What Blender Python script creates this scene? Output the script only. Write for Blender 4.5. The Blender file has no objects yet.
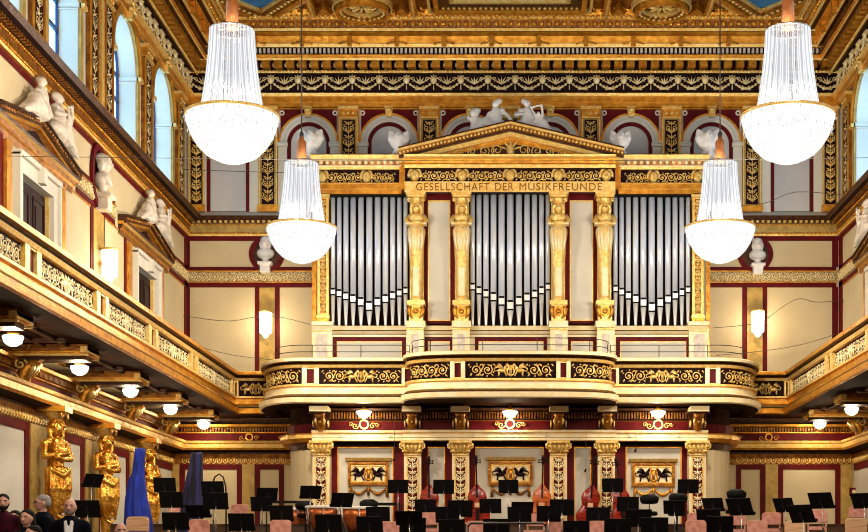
import bpy, bmesh, math, random
from math import sin, cos, pi, sqrt, atan2
from mathutils import Vector, Matrix
random.seed(7)
sc = bpy.context.scene
COL = sc.collection
F, CX, VY, EYE = 1480.0, 510.0, 562.0, 1.5
def X(px, Y): return (px-CX)*Y/F
def Z(py, Y): return EYE+(VY-py)*Y/F

# ------------------------------------------------------------------ materials
MATS = {}
def mat(name, col, rough=.5, metal=0., col2=None, scale=6., bump=0., bscale=40., emit=None, estr=0., spec=.5, stretch=None, detail=4.):
    m = bpy.data.materials.new(name); m.use_nodes = True
    nt = m.node_tree; b = nt.nodes['Principled BSDF']
    b.inputs['Base Color'].default_value = (*col, 1)
    b.inputs['Roughness'].default_value = rough
    b.inputs['Metallic'].default_value = metal
    b.inputs['Specular IOR Level'].default_value = spec
    tc = nt.nodes.new('ShaderNodeTexCoord')
    src = tc.outputs['Object']
    if stretch:
        mp = nt.nodes.new('ShaderNodeMapping'); mp.inputs['Scale'].default_value = stretch
        nt.links.new(src, mp.inputs['Vector']); src = mp.outputs['Vector']
    if col2:
        n = nt.nodes.new('ShaderNodeTexNoise'); n.inputs['Scale'].default_value = scale; n.inputs['Detail'].default_value = detail
        r = nt.nodes.new('ShaderNodeValToRGB')
        r.color_ramp.elements[0].position = .38; r.color_ramp.elements[1].position = .62
        r.color_ramp.elements[0].color = (*col, 1); r.color_ramp.elements[1].color = (*col2, 1)
        nt.links.new(src, n.inputs['Vector']); nt.links.new(n.outputs['Fac'], r.inputs['Fac'])
        nt.links.new(r.outputs['Color'], b.inputs['Base Color'])
    if bump:
        n2 = nt.nodes.new('ShaderNodeTexNoise'); n2.inputs['Scale'].default_value = bscale; n2.inputs['Detail'].default_value = 3
        bp = nt.nodes.new('ShaderNodeBump'); bp.inputs['Strength'].default_value = bump; bp.inputs['Distance'].default_value = .03
        nt.links.new(src, n2.inputs['Vector']); nt.links.new(n2.outputs['Fac'], bp.inputs['Height']); nt.links.new(bp.outputs['Normal'], b.inputs['Normal'])
    if emit:
        b.inputs['Emission Color'].default_value = (*emit, 1); b.inputs['Emission Strength'].default_value = estr
    MATS[name] = m
    return m
GOLD = mat('gold_leaf', (.86,.42,.045), .30, .65, (.62,.24,.018), 5, .5, 24)
BRIGHT = mat('bright_gold', (1.0,.74,.27), .30, .35, (.92,.54,.11), 9, .4, 40)
IVORY = mat('ivory_gilt', (1.0,.88,.60), .42, .05, (.96,.76,.40), 4, .15, 30)
OLDG = mat('antique_gold', (.40,.16,.018), .34, .55, (.18,.06,.007), 6, .6, 22)
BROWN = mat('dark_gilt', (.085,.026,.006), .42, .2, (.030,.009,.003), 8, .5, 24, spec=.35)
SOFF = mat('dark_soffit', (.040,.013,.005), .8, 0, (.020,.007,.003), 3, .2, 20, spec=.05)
STATG = mat('statue_gold', (.95,.52,.08), .24, .75, (.50,.18,.012), 5, .4, 12)
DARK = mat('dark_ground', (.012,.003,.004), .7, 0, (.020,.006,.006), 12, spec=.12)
PGOLD = mat('pale_gold', (1.0,.86,.52), .35, .15, (.90,.66,.28), 8, .3, 30)
MAROON = mat('maroon_paint', (.13,.004,.007), .6, 0, (.09,.003,.005), 3, spec=.15)
CREAM = mat('cream_plaster', (.68,.56,.34), .7, 0, (.62,.50,.29), .8, .05, 8)
PALE = mat('pale_plaster', (.74,.70,.60), .7, 0, (.66,.62,.53), .9, .05, 8)
GREYW = mat('grey_plaster', (.60,.58,.56), .7, 0, (.54,.52,.52), 1.2, .05, 8)
OLIVE = mat('olive_gilt_plaster', (.58,.37,.09), .5, .15, (.40,.26,.06), 5, .3, 20)
BANDM = mat('gilt_band', (.52,.40,.20), .5, .1, (.30,.22,.11), 16, .8, 30)
MARBLE = mat('white_marble', (.86,.85,.84), .5, 0, (.78,.77,.76), 5, .1, 20)
STONE = mat('warm_stone', (.82,.74,.63), .55, 0, (.66,.56,.45), 7, .25, 20)
BLUEC = mat('ceiling_blue', (.02,.16,.42), .6, 0, (.03,.24,.50), 3)
PIPE = mat('polished_tin', (.88,.93,1.0), .20, .22, (.74,.82,1.0), 1.5, 0, 10, stretch=(8,8,.4))
PIPEB = mat('burnished_tin', (.92,.92,.92), .38, .25)
BLACK = mat('black_lacquer', (.003,.003,.0035), .6, 0, spec=.15)
BMETAL = mat('black_steel', (.02,.02,.022), .35, .6)
STEEL = mat('bare_steel', (.55,.53,.50), .3, .9)
ROSE = mat('salmon_upholstery', (.82,.40,.32), .7, 0, (.68,.26,.20), 9, .2, 40)
BEECH = mat('beech_wood', (.86,.55,.32), .4, 0, (.70,.38,.18), 3, 0, 10, stretch=(1,1,12))
COPPER = mat('hammered_copper', (.72,.22,.06), .28, .75, (.55,.14,.04), 9, .3, 30)
DRUMH = mat('drum_skin', (.92,.88,.80), .6)
BASSW = mat('red_varnish', (.42,.022,.006), .2, 0, (.14,.006,.003), 4, 0, 10, stretch=(1,1,6))
BASSO = mat('orange_varnish', (.70,.16,.02), .22, 0, (.42,.06,.010), 4, 0, 10, stretch=(1,1,6))
BLUECL = mat('royal_blue_cloth', (.003,.035,.50), .7, 0, (.002,.015,.22), 5, .6, 9, stretch=(2,2,.4))
NAVYCL = mat('dark_navy_cloth', (.003,.004,.012), .8, 0, (.035,.035,.17), 5, .4, 9, stretch=(2,2,.15))  # lighter upright streaks paint the lit folds into the cloth colour
DOORW = mat('dark_door_wood', (.016,.005,.005), .6, 0, (.030,.009,.009), 3, 0, 10, stretch=(1,1,10), spec=.15)
FLOORM = mat('oak_floor', (.11,.05,.02), .45, 0, (.07,.03,.012), 3, .1, 20, stretch=(1,6,1))
WINF = mat('window_frame_blue', (.010,.02,.10), .5)
COPST = mat('copper_stem', (.80,.30,.10), .35, .4, (.60,.20,.06), 10)
WIRE = mat('cable_rubber', (.05,.04,.035), .6)
SKIN = mat('skin', (.80,.44,.33), .5, 0, (.74,.36,.27), 10)
HAIR = mat('dark_hair', (.008,.005,.004), .7, spec=.2)
GHAIR = mat('grey_hair', (.35,.32,.30), .6)
SUIT = mat('dark_cloth', (.003,.004,.009), .9, spec=.1)
BEARDM = mat('grizzled_beard', (.16,.09,.06), .8, 0, (.30,.22,.18), 60)
SHIRT = mat('white_cloth', (.85,.85,.86), .8)
REDSH = mat('plum_cloth', (.07,.004,.014), .8, 0, (.02,.004,.008), 14, spec=.1)
RUSTC = mat('rust_cloth', (.25,.05,.03), .8)
def glow(name, col, s, trans=0., rough=.3, gl=.8, var=False):
    m = bpy.data.materials.new(name); m.use_nodes = True; nt = m.node_tree
    for n in list(nt.nodes):
        if n.type != 'OUTPUT_MATERIAL': nt.nodes.remove(n)
    o = [n for n in nt.nodes if n.type == 'OUTPUT_MATERIAL'][0]
    e = nt.nodes.new('ShaderNodeEmission'); e.inputs[0].default_value = (*col, 1); e.inputs[1].default_value = s
    g = nt.nodes.new('ShaderNodeBsdfGlossy'); g.inputs['Roughness'].default_value = rough; g.inputs[0].default_value = (gl,gl,gl,1)
    a = nt.nodes.new('ShaderNodeAddShader'); nt.links.new(e.outputs[0], a.inputs[0]); nt.links.new(g.outputs[0], a.inputs[1])
    t = nt.nodes.new('ShaderNodeBsdfTransparent'); mx = nt.nodes.new('ShaderNodeMixShader'); mx.inputs[0].default_value = trans
    nt.links.new(a.outputs[0], mx.inputs[1]); nt.links.new(t.outputs[0], mx.inputs[2]); nt.links.new(mx.outputs[0], o.inputs['Surface'])
    if var:
        tc = nt.nodes.new('ShaderNodeTexCoord'); mp = nt.nodes.new('ShaderNodeMapping'); mp.inputs['Scale'].default_value = (1,1,.45)
        v = nt.nodes.new('ShaderNodeTexVoronoi'); v.inputs['Scale'].default_value = 17
        r = nt.nodes.new('ShaderNodeMapRange'); r.inputs[1].default_value = .05; r.inputs[2].default_value = .45; r.inputs[3].default_value = s*.72; r.inputs[4].default_value = s*1.25
        nt.links.new(tc.outputs['Object'], mp.inputs[0]); nt.links.new(mp.outputs[0], v.inputs['Vector']); nt.links.new(v.outputs['Distance'], r.inputs[0]); nt.links.new(r.outputs[0], e.inputs[1])
    MATS[name] = m; return m
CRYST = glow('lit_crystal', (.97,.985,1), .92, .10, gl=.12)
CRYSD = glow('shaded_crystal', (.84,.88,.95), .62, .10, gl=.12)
BOWLM = glow('lit_crystal_bowl', (1,.99,.98), .90, .30, gl=.10, var=True)
OPAL = glow('lit_opal_glass', (1,.93,.82), 2.2, .3)
GLASS = glow('window_glass', (1,1,1), 0, .93, .05)

# ------------------------------------------------------------------ mesh builder (u along, v up, w outwards)
def ID(u,v,w): return (u,v,w)
def wloc(o):
    l=Vector((0,0,0))
    while o is not None: l+=o.location; o=o.parent
    return l
class MB:
    local=False
    def __init__(s, T=ID, mats=None):
        s.T=T; s.v=[]; s.f=[]; s.mi=[]; s.mats=list(mats) if mats else []; s.m=0; s.sm=[]; s.smooth=False
    def use(s, material):
        if material not in s.mats: s.mats.append(material)
        s.m = s.mats.index(material); return s
    def add(s, vs, fs, smooth=None):
        n=len(s.v); s.v += [s.T(*p) for p in vs]
        s.f += [tuple(i+n for i in f) for f in fs]; s.mi += [s.m]*len(fs)
        s.sm += [s.smooth if smooth is None else smooth]*len(fs)
    def box(s,u0,u1,v0,v1,w0,w1,nu=1):
        vs=[];fs=[]
        for i in range(nu+1):
            u=u0+(u1-u0)*i/nu
            vs += [(u,v0,w0),(u,v1,w0),(u,v1,w1),(u,v0,w1)]
        for i in range(nu):
            a=4*i;b=a+4
            for k in range(4): fs.append((a+k,a+(k+1)%4,b+(k+1)%4,b+k))
        fs += [(0,3,2,1),(4*nu,4*nu+1,4*nu+2,4*nu+3)]
        s.add(vs,fs,False)
    def mould(s,pts,u0,u1,nu=1,back=-.03,caps=True,mats=None,smooth=False):
        # pts: (w,v) or (w,v,material)
        for k in range(len(pts)-1):
            if len(pts[k])>2: s.use(pts[k][2])
            (wa,va),(wb,vb)=pts[k][:2],pts[k+1][:2]
            vs=[];fs=[]
            for i in range(nu+1):
                u=u0+(u1-u0)*i/nu; vs += [(u,va,wa),(u,vb,wb)]
            for i in range(nu): fs.append((2*i,2*i+2,2*i+3,2*i+1))
            s.add(vs,fs,smooth)
        if caps:
            for u in (u0,u1):
                vs=[(u,p[1],p[0]) for p in pts]+[(u,pts[-1][1],back),(u,pts[0][1],back)]
                s.add(vs,[tuple(range(len(vs)))],False)
    def prism(s,poly,w0,w1):
        n=len(poly); vs=[(a,b,w0) for a,b in poly]+[(a,b,w1) for a,b in poly]
        fs=[tuple(range(n))[::-1],tuple(range(n,2*n))]+[(i,(i+1)%n,n+(i+1)%n,n+i) for i in range(n)]
        s.add(vs,fs,False)
    def ring(s,cu,cv,r0,r1,a0,a1,w0,w1,n=20,close=False):
        vs=[];fs=[]
        for i in range(n+1):
            a=a0+(a1-a0)*i/n
            for r,w in ((r0,w0),(r1,w0),(r1,w1),(r0,w1)): vs.append((cu+r*cos(a),cv+r*sin(a),w))
        for i in range(n):
            a=4*i;b=a+4
            for k in range(4): fs.append((a+k,a+(k+1)%4,b+(k+1)%4,b+k))
        if not close: fs += [(0,3,2,1),(4*n,4*n+1,4*n+2,4*n+3)]
        s.add(vs,fs,False)
    def disc(s,cu,cv,r,w0,w1,n=20,a0=0,a1=2*pi):
        full=abs(a1-a0-2*pi)<1e-6
        poly=[(cu+r*cos(a0+(a1-a0)*i/n),cv+r*sin(a0+(a1-a0)*i/n)) for i in range(n if full else n+1)]
        s.prism(poly,w0,w1)
    def tube(s,pts,r,n=6,smooth=True,cap=True,flat=1.0):
        pts=[Vector(p) for p in pts]; m=len(pts)
        rs=r if isinstance(r,(list,tuple)) else [r]*m
        up=Vector((0,0,1)); vs=[];fs=[]
        prev=None
        for i,p in enumerate(pts):
            t=(pts[min(i+1,m-1)]-pts[max(i-1,0)])
            if t.length<1e-9: t=Vector((0,1,0))
            t.normalize()
            if prev is None:
                a=up if abs(t.dot(up))<.9 else Vector((1,0,0))
                nrm=(a-t*a.dot(t)).normalized()
            else:
                nrm=prev-t*prev.dot(t)
                nrm=nrm.normalized() if nrm.length>1e-6 else prev
            prev=nrm; b=t.cross(nrm)
            for k in range(n):
                q=2*pi*k/n+pi/n
                d=(nrm*cos(q)*flat+b*sin(q))*rs[i]; vs.append(tuple(p+d))
        for i in range(m-1):
            for k in range(n):
                fs.append((i*n+k,i*n+(k+1)%n,(i+1)*n+(k+1)%n,(i+1)*n+k))
        if cap: fs += [tuple(range(n))[::-1],tuple((m-1)*n+k for k in range(n))]
        s.add(vs,fs,smooth)
    def ball(s,c,r,n=8,m=6,smooth=True):
        if not isinstance(r,(list,tuple)): r=(r,r,r)
        vs=[(c[0],c[1]-r[1],c[2])];fs=[]
        for i in range(1,m):
            a=-pi/2+pi*i/m
            for k in range(n):
                q=2*pi*k/n; vs.append((c[0]+r[0]*cos(a)*cos(q),c[1]+r[1]*sin(a),c[2]+r[2]*cos(a)*sin(q)))
        vs.append((c[0],c[1]+r[1],c[2])); L=len(vs)-1
        for k in range(n): fs.append((0,1+(k+1)%n,1+k)); fs.append((L,L-n+k,L-n+(k+1)%n))
        for i in range(m-2):
            for k in range(n):
                a=1+i*n; fs.append((a+k,a+(k+1)%n,a+n+(k+1)%n,a+n+k))
        s.add(vs,fs,smooth)
    def lathe(s,prof,cu,cw,n=16,smooth=True,a0=0,a1=2*pi,sx=1.,sw=1.):
        full=abs(a1-a0-2*pi)<1e-6; cols=n if full else n+1
        vs=[];fs=[]
        for r,v in prof:
            for k in range(cols):
                q=a0+(a1-a0)*k/n; vs.append((cu+r*cos(q)*sx,v,cw+r*sin(q)*sw))
        for i in range(len(prof)-1):
            for k in range(n):
                k2=(k+1)%cols; fs.append((i*cols+k,i*cols+k2,(i+1)*cols+k2,(i+1)*cols+k))
        if full:
            if prof[0][0]>1e-5: fs.append(tuple(range(cols))[::-1])
            if prof[-1][0]>1e-5: fs.append(tuple((len(prof)-1)*cols+k for k in range(cols)))
        s.add(vs,fs,smooth)
    def build(s,name,material=None,parent=None,origin=None,label=None):
        me=bpy.data.meshes.new(name)
        ox,oy,oz=origin if origin else (0,0,0)
        vs=[(a-ox,b-oy,c-oz) for a,b,c in s.v] if origin else s.v
        me.from_pydata(vs,[],s.f)
        ms=s.mats if s.mats else [material]
        if material is not None and s.mats and s.mats[0] is None: ms[0]=material
        for m in ms: me.materials.append(m)
        me.polygons.foreach_set('material_index',s.mi); me.polygons.foreach_set('use_smooth',s.sm)
        bm=bmesh.new(); bm.from_mesh(me); bmesh.ops.recalc_face_normals(bm,faces=bm.faces); bm.to_mesh(me); bm.free()
        me.update()
        o=bpy.data.objects.new(name,me); COL.objects.link(o)
        if origin: o.location=origin
        if parent is not None:
            o.parent=parent
            o.location=(0,0,0) if s.local else Vector(origin or (0,0,0))-wloc(parent)
        if label: o['label']=label
        return o
def backT(Yp): return lambda u,v,w:(u,Yp-w,v)
def leftT(Xw): return lambda u,v,w:(Xw+w,u,v)
def rightT(Xw): return lambda u,v,w:(Xw-w,u,v)
class PathT:
    def __init__(s,pts,outward=-1):
        s.p=[Vector((a,b)) for a,b in pts]; s.c=[0]
        for i in range(1,len(s.p)): s.c.append(s.c[-1]+(s.p[i]-s.p[i-1]).length)
        s.L=s.c[-1]
    def at(s,u):
        u=min(max(u,0),s.L); import bisect
        i=min(max(bisect.bisect_right(s.c,u)-1,0),len(s.p)-2)
        t=(u-s.c[i])/(s.c[i+1]-s.c[i]); return i,t
    def __call__(s,u,v,w):
        i,t=s.at(u); p=s.p[i].lerp(s.p[i+1],t)
        def nrm(j):
            a=s.p[max(j-1,0)];b=s.p[min(j+1,len(s.p)-1)];d=(b-a).normalized(); return Vector((d.y,-d.x))
        n=nrm(i).lerp(nrm(i+1),t).normalized()
        q=p+n*w; return (q.x,q.y,v)
    def u_at_px(s,px):
        best=None
        for k in range(401):
            u=s.L*k/400; q=s(u,0,0); d=abs(CX+F*q[0]/q[1]-px)
            if best is None or d<best[0]: best=(d,u)
        return best[1]

def tag(o,label=None,cat=None,group=None,kind=None):
    if label: o['label']=label
    if cat: o['category']=cat
    if group: o['group']=group
    if kind: o['kind']=kind
    return o
def thing(name,label,cat,loc=(0,0,0),group=None,rz=0):
    o=bpy.data.objects.new(name,None); COL.objects.link(o); o.location=loc; o.rotation_euler=(0,0,rz); o.empty_display_size=.2
    return tag(o,label,cat,group)
NT=[0]
def trim(mb,label,material=None):
    NT[0]+=1; o=mb.build('trim_%d'%NT[0],material); return tag(o,label,'trim',None,'structure')
def struct(mb,name,label,cat='wall',material=None):
    return tag(mb.build(name,material),label,cat,None,'structure')
def dup(root,loc,rz=None,label=None):
    r=root.copy(); COL.objects.link(r); r.location=loc
    if rz is not None: r.rotation_euler=(0,0,rz)
    if label: r['label']=label
    for ch in list(root.children):
        c=ch.copy(); COL.objects.link(c); c.parent=r
        for g in list(ch.children):
            d=g.copy(); COL.objects.link(d); d.parent=c
    return r
def point(name,loc,e,col,r=.1):
    l=bpy.data.lights.new(name,'POINT'); l.energy=e; l.color=col; l.shadow_soft_size=r
    o=bpy.data.objects.new(name,l); o.location=loc; COL.objects.link(o); return o

# ------------------------------------------------------------------ ornament in relief (strokes on the u,v plane)
def spiral_pts(cu,cv,r,turns,dirn=1,a0=0,n=14):
    return [(cu+r*(1-.85*i/n)*cos(a0+dirn*turns*2*pi*i/n), cv+r*(1-.85*i/n)*sin(a0+dirn*turns*2*pi*i/n)) for i in range(n+1)]
def stroke(mb,pts,w,r,n=4): mb.tube([(a,b,w) for a,b in pts],r,n)
def leafy(mb,cu,cv,a,l,w,r):
    mb.tube([(cu,cv,w),(cu+cos(a)*l*.5,cv+sin(a)*l*.5,w+r*.6),(cu+cos(a)*l,cv+sin(a)*l,w)],[r*.5,r*1.5,r*.2],4)
def scrolls(mb,u0,u1,v0,v1,w,r,flip=1):
    L=u1-u0; h=v1-v0; n=max(1,round(L/(h*.86))); st=L/n; cv=(v0+v1)/2; r=r*1.05
    for i in range(n):
        cu=u0+st*(i+.5); d=flip if i%2==0 else -flip; R=min(st,h)*.47
        stroke(mb,spiral_pts(cu,cv,R,1.6,d,-d*pi/2*1.0+(0 if i%2 else 0)),w,r)
        mb.ball((cu,cv,w+r*.5),(r*1.7,r*1.7,r*1.5),6,4)
        for k in range(5):
            a=2*pi*k/5+i
            leafy(mb,cu+cos(a)*R*1.0,cv+sin(a)*R*1.0,a+d*.9,R*.38,w,r)
        for sg in (-1,1):
            for sv in (-1,1): leafy(mb,cu+sg*st*.5,cv+sv*h*.46,-sv*pi/2+sg*.7,h*.26,w,r)
        if i<n-1:
            stroke(mb,[(cu+st*.3,cv-d*R*.9),(cu+st*.5,cv),(cu+st*.7,cv+d*R*.9)],w,r)
def lyre(mb,cu,cv,h,w,r):
    for sg in (-1,1):
        stroke(mb,[(cu+sg*.02*h,cv-.42*h),(cu+sg*.22*h,cv-.30*h),(cu+sg*.26*h,cv-.05*h),(cu+sg*.16*h,cv+.2*h),(cu+sg*.2*h,cv+.4*h),(cu+sg*.28*h,cv+.46*h)],w,r*1.35)
        stroke(mb,[(cu+sg*.07*h,cv-.3*h),(cu+sg*.07*h,cv+.3*h)],w,r*.7)
    stroke(mb,[(cu,cv-.3*h),(cu,cv+.3*h)],w,r*.7)
    stroke(mb,[(cu-.2*h,cv+.3*h),(cu+.2*h,cv+.3*h)],w,r*1.1)
    mb.ball((cu,cv-.4*h,w),(.14*h,.08*h,r*2),8,4)
def griffin(mb,cu,cv,h,d,w,r):
    # winged beast rearing towards the lyre, d=+1 when it faces +u
    mb.ball((cu,cv-.05*h,w),(.30*h,.15*h,r*2.4),8,6)
    mb.ball((cu+d*.26*h,cv+.10*h,w),(.13*h,.18*h,r*2.3),8,5)
    mb.ball((cu+d*.36*h,cv+.30*h,w+r*.6),(.10*h,.09*h,r*2.2),7,5)
    stroke(mb,[(cu+d*.42*h,cv+.30*h),(cu+d*.50*h,cv+.26*h)],w,r)
    for k in range(4):
        a=.35*k
        stroke(mb,[(cu+d*.10*h,cv+.08*h),(cu-d*(.05+.06*k)*h,cv+(.34-.05*k)*h),(cu-d*(.24+.09*k)*h,cv+(.46-.11*k)*h)],w+r*.5,[r*1.5,r*1.5,r*.5],4)
    stroke(mb,[(cu+d*.30*h,cv+.0*h),(cu+d*.44*h,cv-.02*h),(cu+d*.50*h,cv+.10*h)],w,r*1.3)
    stroke(mb,[(cu+d*.22*h,cv-.1*h),(cu+d*.30*h,cv-.28*h),(cu+d*.38*h,cv-.44*h)],w,r*1.3)
    stroke(mb,[(cu-d*.22*h,cv-.1*h),(cu-d*.16*h,cv-.28*h),(cu-d*.22*h,cv-.44*h)],w,r*1.5)
    stroke(mb,[(cu-d*.28*h,cv-.05*h),(cu-d*.48*h,cv-.10*h),(cu-d*.52*h,cv+.12*h),(cu-d*.40*h,cv+.12*h)],w,r)
def lyre_panel(mb,u0,u1,v0,v1,w=.02,r=.014):
    h=v1-v0; cu=(u0+u1)/2; cv=(v0+v1)/2; L=u1-u0
    lyre(mb,cu,cv,h*.92,w,r)
    if L>2.2*h:
        griffin(mb,cu-.62*h,cv,h*.95,1,w,r); griffin(mb,cu+.62*h,cv,h*.95,-1,w,r)
        e=cu-1.15*h
        if e-u0>.5*h:
            scrolls(mb,u0+.03,e,v0+.02,v1-.02,w,r); scrolls(mb,2*cu-e,u1-.03,v0+.02,v1-.02,w,r,-1)
    else:
        griffin(mb,cu-.52*h,cv,h*.8,1,w,r); griffin(mb,cu+.52*h,cv,h*.8,-1,w,r)
def candelabra(mb,cu,v0,v1,width,w,r):
    L=v1-v0; st=width*1.15; n=max(2,round(L/st)); st=L/n; R=width*.24
    stroke(mb,[(cu,v0+.02),(cu,v1-.02)],w,r*.8)
    for i in range(n):
        cv=v0+st*(i+.5)
        mb.ball((cu,cv+st*.32,w),(r*2.6,r*3.2,r*2),6,4)
        for sg in (-1,1): leafy(mb,cu,cv-st*.3,pi/2-sg*.9,width*.4,w,r*1.2); leafy(mb,cu+sg*width*.1,cv+st*.34,pi/2-sg*1.1,width*.34,w,r*1.2)
        for sg in (-1,1):
            stroke(mb,[(cu,cv-st*.4)]+spiral_pts(cu+sg*width*.24,cv-st*.04,R,1.3,sg,-pi/2 ,9),w,r)
            leafy(mb,cu+sg*.1*width,cv+st*.2,pi/2-sg*.9,width*.26,w,r)
            leafy(mb,cu+sg*.36*width,cv+st*.1,pi/2-sg*.2,width*.22,w,r)
def garland_frieze(mb,u0,u1,v0,v1,step,w,r,white=None):
    n=max(1,round((u1-u0)/step)); st=(u1-u0)/n; h=v1-v0
    for i in range(n+1):
        cu=u0+st*i
        mb.use(PGOLD)
        mb.ball((cu,v0+h*.66,w+.02),(h*.19,h*.24,.07),8,6); mb.ball((cu-h*.05,v0+h*.7,w+.09),(.02,.02,.02),5,4); mb.ball((cu+h*.05,v0+h*.7,w+.09),(.02,.02,.02),5,4)
        for k in range(5):
            a=pi*(k+.5)/5; leafy(mb,cu+cos(a)*h*.14,v0+h*.7+sin(a)*h*.12,a,h*.16,w,r)
        for sg in (-1,1):
            stroke(mb,spiral_pts(cu+sg*h*.34,v0+h*.72,h*.14,1.3,sg,-pi/2,7),w,r*.8)
        if i<n:
            stroke(mb,[(cu+st*t,v0+h*(.56-.38*sin(pi*t))) for t in (0.08,.2,.35,.5,.65,.8,.92)],w+.01,[r*.7,r*1.2,r*1.8,r*2.2,r*1.8,r*1.2,r*.7],5)
            c2=cu+st/2
            for k in range(5): leafy(mb,c2,v0+h*.42,pi/2+(k-2)*.5,h*.48,w,r*.9)
            for sg in (-1,1): stroke(mb,spiral_pts(c2+sg*h*.2,v0+h*.2,h*.14,1.3,sg,pi/2,7),w,r*.9)
            for k in range(7):
                t=(k+.5)/7; mb.ball((cu+st*(.08+.84*t),v0+h*(.56-.38*sin(pi*(.08+.84*t))),w+.03),(r*2.2,r*2.2,r*2),5,4)
            stroke(mb,[(cu,v0+h*.4),(cu,v0+h*.12)],w,r)
def dentils(mb,u0,u1,v0,v1,w0,w1,pitch,duty=.6):
    n=max(1,round((u1-u0)/pitch)); st=(u1-u0)/n
    for i in range(n):
        a=u0+st*(i+.5-duty/2); mb.box(a,a+st*duty,v0,v1,w0,w1)
def beads(mb,u0,u1,v,w,r,pitch):
    n=max(1,round((u1-u0)/pitch)); st=(u1-u0)/n
    for i in range(n): mb.ball((u0+st*(i+.5),v,w),(st*.36,r,r),5,4)
def frame2(mb,u0,u1,v0,v1,t,w0,w1):
    mb.box(u0,u1,v0,v0+t,w0,w1); mb.box(u0,u1,v1-t,v1,w0,w1); mb.box(u0,u0+t,v0+t,v1-t,w0,w1); mb.box(u1-t,u1,v0+t,v1-t,w0,w1)

# ------------------------------------------------------------------ continuous figures (remeshed union)
class Fig:
    rs=None
    def __init__(s,M=None): s.mb=MB(); s.M=M or Matrix.Identity(4)
    def P(s,p): return s.M@Vector(p)
    def cap(s,p0,p1,r0,r1):
        a=s.P(p0); b=s.P(p1); k=s.rs or s.M.to_scale()[0]
        s.mb.tube([a-(b-a).normalized()*r0*k*.0,a.lerp(b,.5),b],[r0*k,(r0+r1)/2*k,r1*k],10)
        s.mb.ball(a,r0*k,10,8); s.mb.ball(b,r1*k,10,8)
    def chain(s,ps,rs):
        for i in range(len(ps)-1): s.cap(ps[i],ps[i+1],rs[i],rs[i+1])
    def ell(s,c,r):
        n0=len(s.mb.v); s.mb.ball((0,0,0),(r[0],r[1],r[2]),12,8)
        for i in range(n0,len(s.mb.v)): s.mb.v[i]=tuple(s.P(Vector(s.mb.v[i])+Vector(c)))
    def rawbox(s,x0,x1,y0,y1,z0,z1):
        n0=len(s.mb.v); s.mb.box(x0,x1,y0,y1,z0,z1)
        for i in range(n0,len(s.mb.v)): s.mb.v[i]=tuple(s.P(Vector(s.mb.v[i])))
    def build(s,name,material,parent=None,voxel=.025,smooth=4,origin=None):
        o=s.mb.build(name,material,parent,origin)
        r=o.modifiers.new('remesh','REMESH'); r.mode='VOXEL'; r.voxel_size=voxel; r.use_smooth_shade=True
        if smooth:
            q=o.modifiers.new('smooth','SMOOTH'); q.iterations=smooth; q.factor=.5
        return o
# ================================================================== THE HALL
YB, XL, XR, YF = 44.0, -9.6, 9.8, -3.0
SB = YB/F
def zb(py,w=0.): return Z(py,YB-w)
ZC = 17.38
def wallbands(mb,u0,u1,zt=ZC):
    mb.use(CREAM); mb.box(u0,u1,4.9,zb(228),-.3,0)
    mb.use(GREYW); mb.box(u0,u1,zb(228),zt,-.3,0)
# --- back wall
mb=MB(backT(YB)); mb.use(CREAM); mb.box(XL-.9,XR+.9,0,4.9,-.3,0); wallbands(mb,XL,XR)
struct(mb,'wall_back','cream and grey plastered end wall behind the organ')
# --- ceiling
mb=MB(); mb.use(OLDG); mb.box(XL-.6,XR+.6,YF,YB+.3,ZC,ZC+.3)
struct(mb,'ceiling','gilded coffered ceiling of the hall','ceiling')
def ceil_box(mb,x0,x1,y0,y1,h): mb.box(x0,x1,y0,y1,ZC-h,ZC)
def diamond(cx,cy,hw,hd,label):
    mb=MB(lambda u,v,w:(u,v,ZC-w))
    mb.use(BLUEC); mb.prism([(cx,cy-hd),(cx+hw,cy),(cx,cy+hd),(cx-hw,cy)],0,.03)
    for t0,t1,h,m in ((1.0,1.09,.10,BRIGHT),(1.09,1.30,.16,OLDG),(1.30,1.42,.22,GOLD),(1.5,1.6,.12,BRIGHT)):
        mb.use(m); P=lambda t:[(cx,cy-hd*t),(cx+hw*t,cy),(cx,cy+hd*t),(cx-hw*t,cy)]
        a=P(t0);b=P(t1)
        for i in range(4):
            j=(i+1)%4; mb.prism([a[i],a[j],b[j],b[i]],0,h)
    mb.use(BRIGHT)
    P=[(cx,cy-hd*1.2),(cx+hw*1.2,cy),(cx,cy+hd*1.2),(cx-hw*1.2,cy)]
    for i in range(4):
        for k in range(14):
            t=(k+.5)/14; mb.ball((P[i][0]*(1-t)+P[(i+1)%4][0]*t,P[i][1]*(1-t)+P[(i+1)%4][1]*t,.17),(.07,.07,.03),5,4)
    trim(mb,label)
def roundel(cx,cy,r,label):
    mb=MB(lambda u,v,w:(u,v,ZC-w)); mb.use(BROWN); mb.disc(cx,cy,r*.7,0,.1,28)
    for r0,r1,h,m in ((.66,.78,.2,BRIGHT),(.78,.95,.26,OLDG),(.95,1.06,.34,GOLD),(1.12,1.2,.18,BRIGHT)):
        mb.use(m); mb.ring(cx,cy,r*r0,r*r1,0,2*pi,0,h,32,True)
    mb.use(BRIGHT)
    for k in range(8):
        a=2*pi*k/8; mb.tube([(cx+cos(a)*r*.1,cy+sin(a)*r*.1,.12),(cx+cos(a+.3)*r*.4,cy+sin(a+.3)*r*.4,.16),(cx+cos(a)*r*.6,cy+sin(a)*r*.6,.12)],[.03,.06,.02],5)
    for k in range(24):
        a=2*pi*k/24; mb.ball((cx+cos(a)*r*.86,cy+sin(a)*r*.86,.27),(.06,.06,.04),5,4)
    trim(mb,label)
for i,cx in enumerate((-7.15,7.2)):
    diamond(cx,40.45,1.45,1.95,('left','right')[i]+' lozenge of blue ceiling framed in gilded mouldings')
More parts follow.
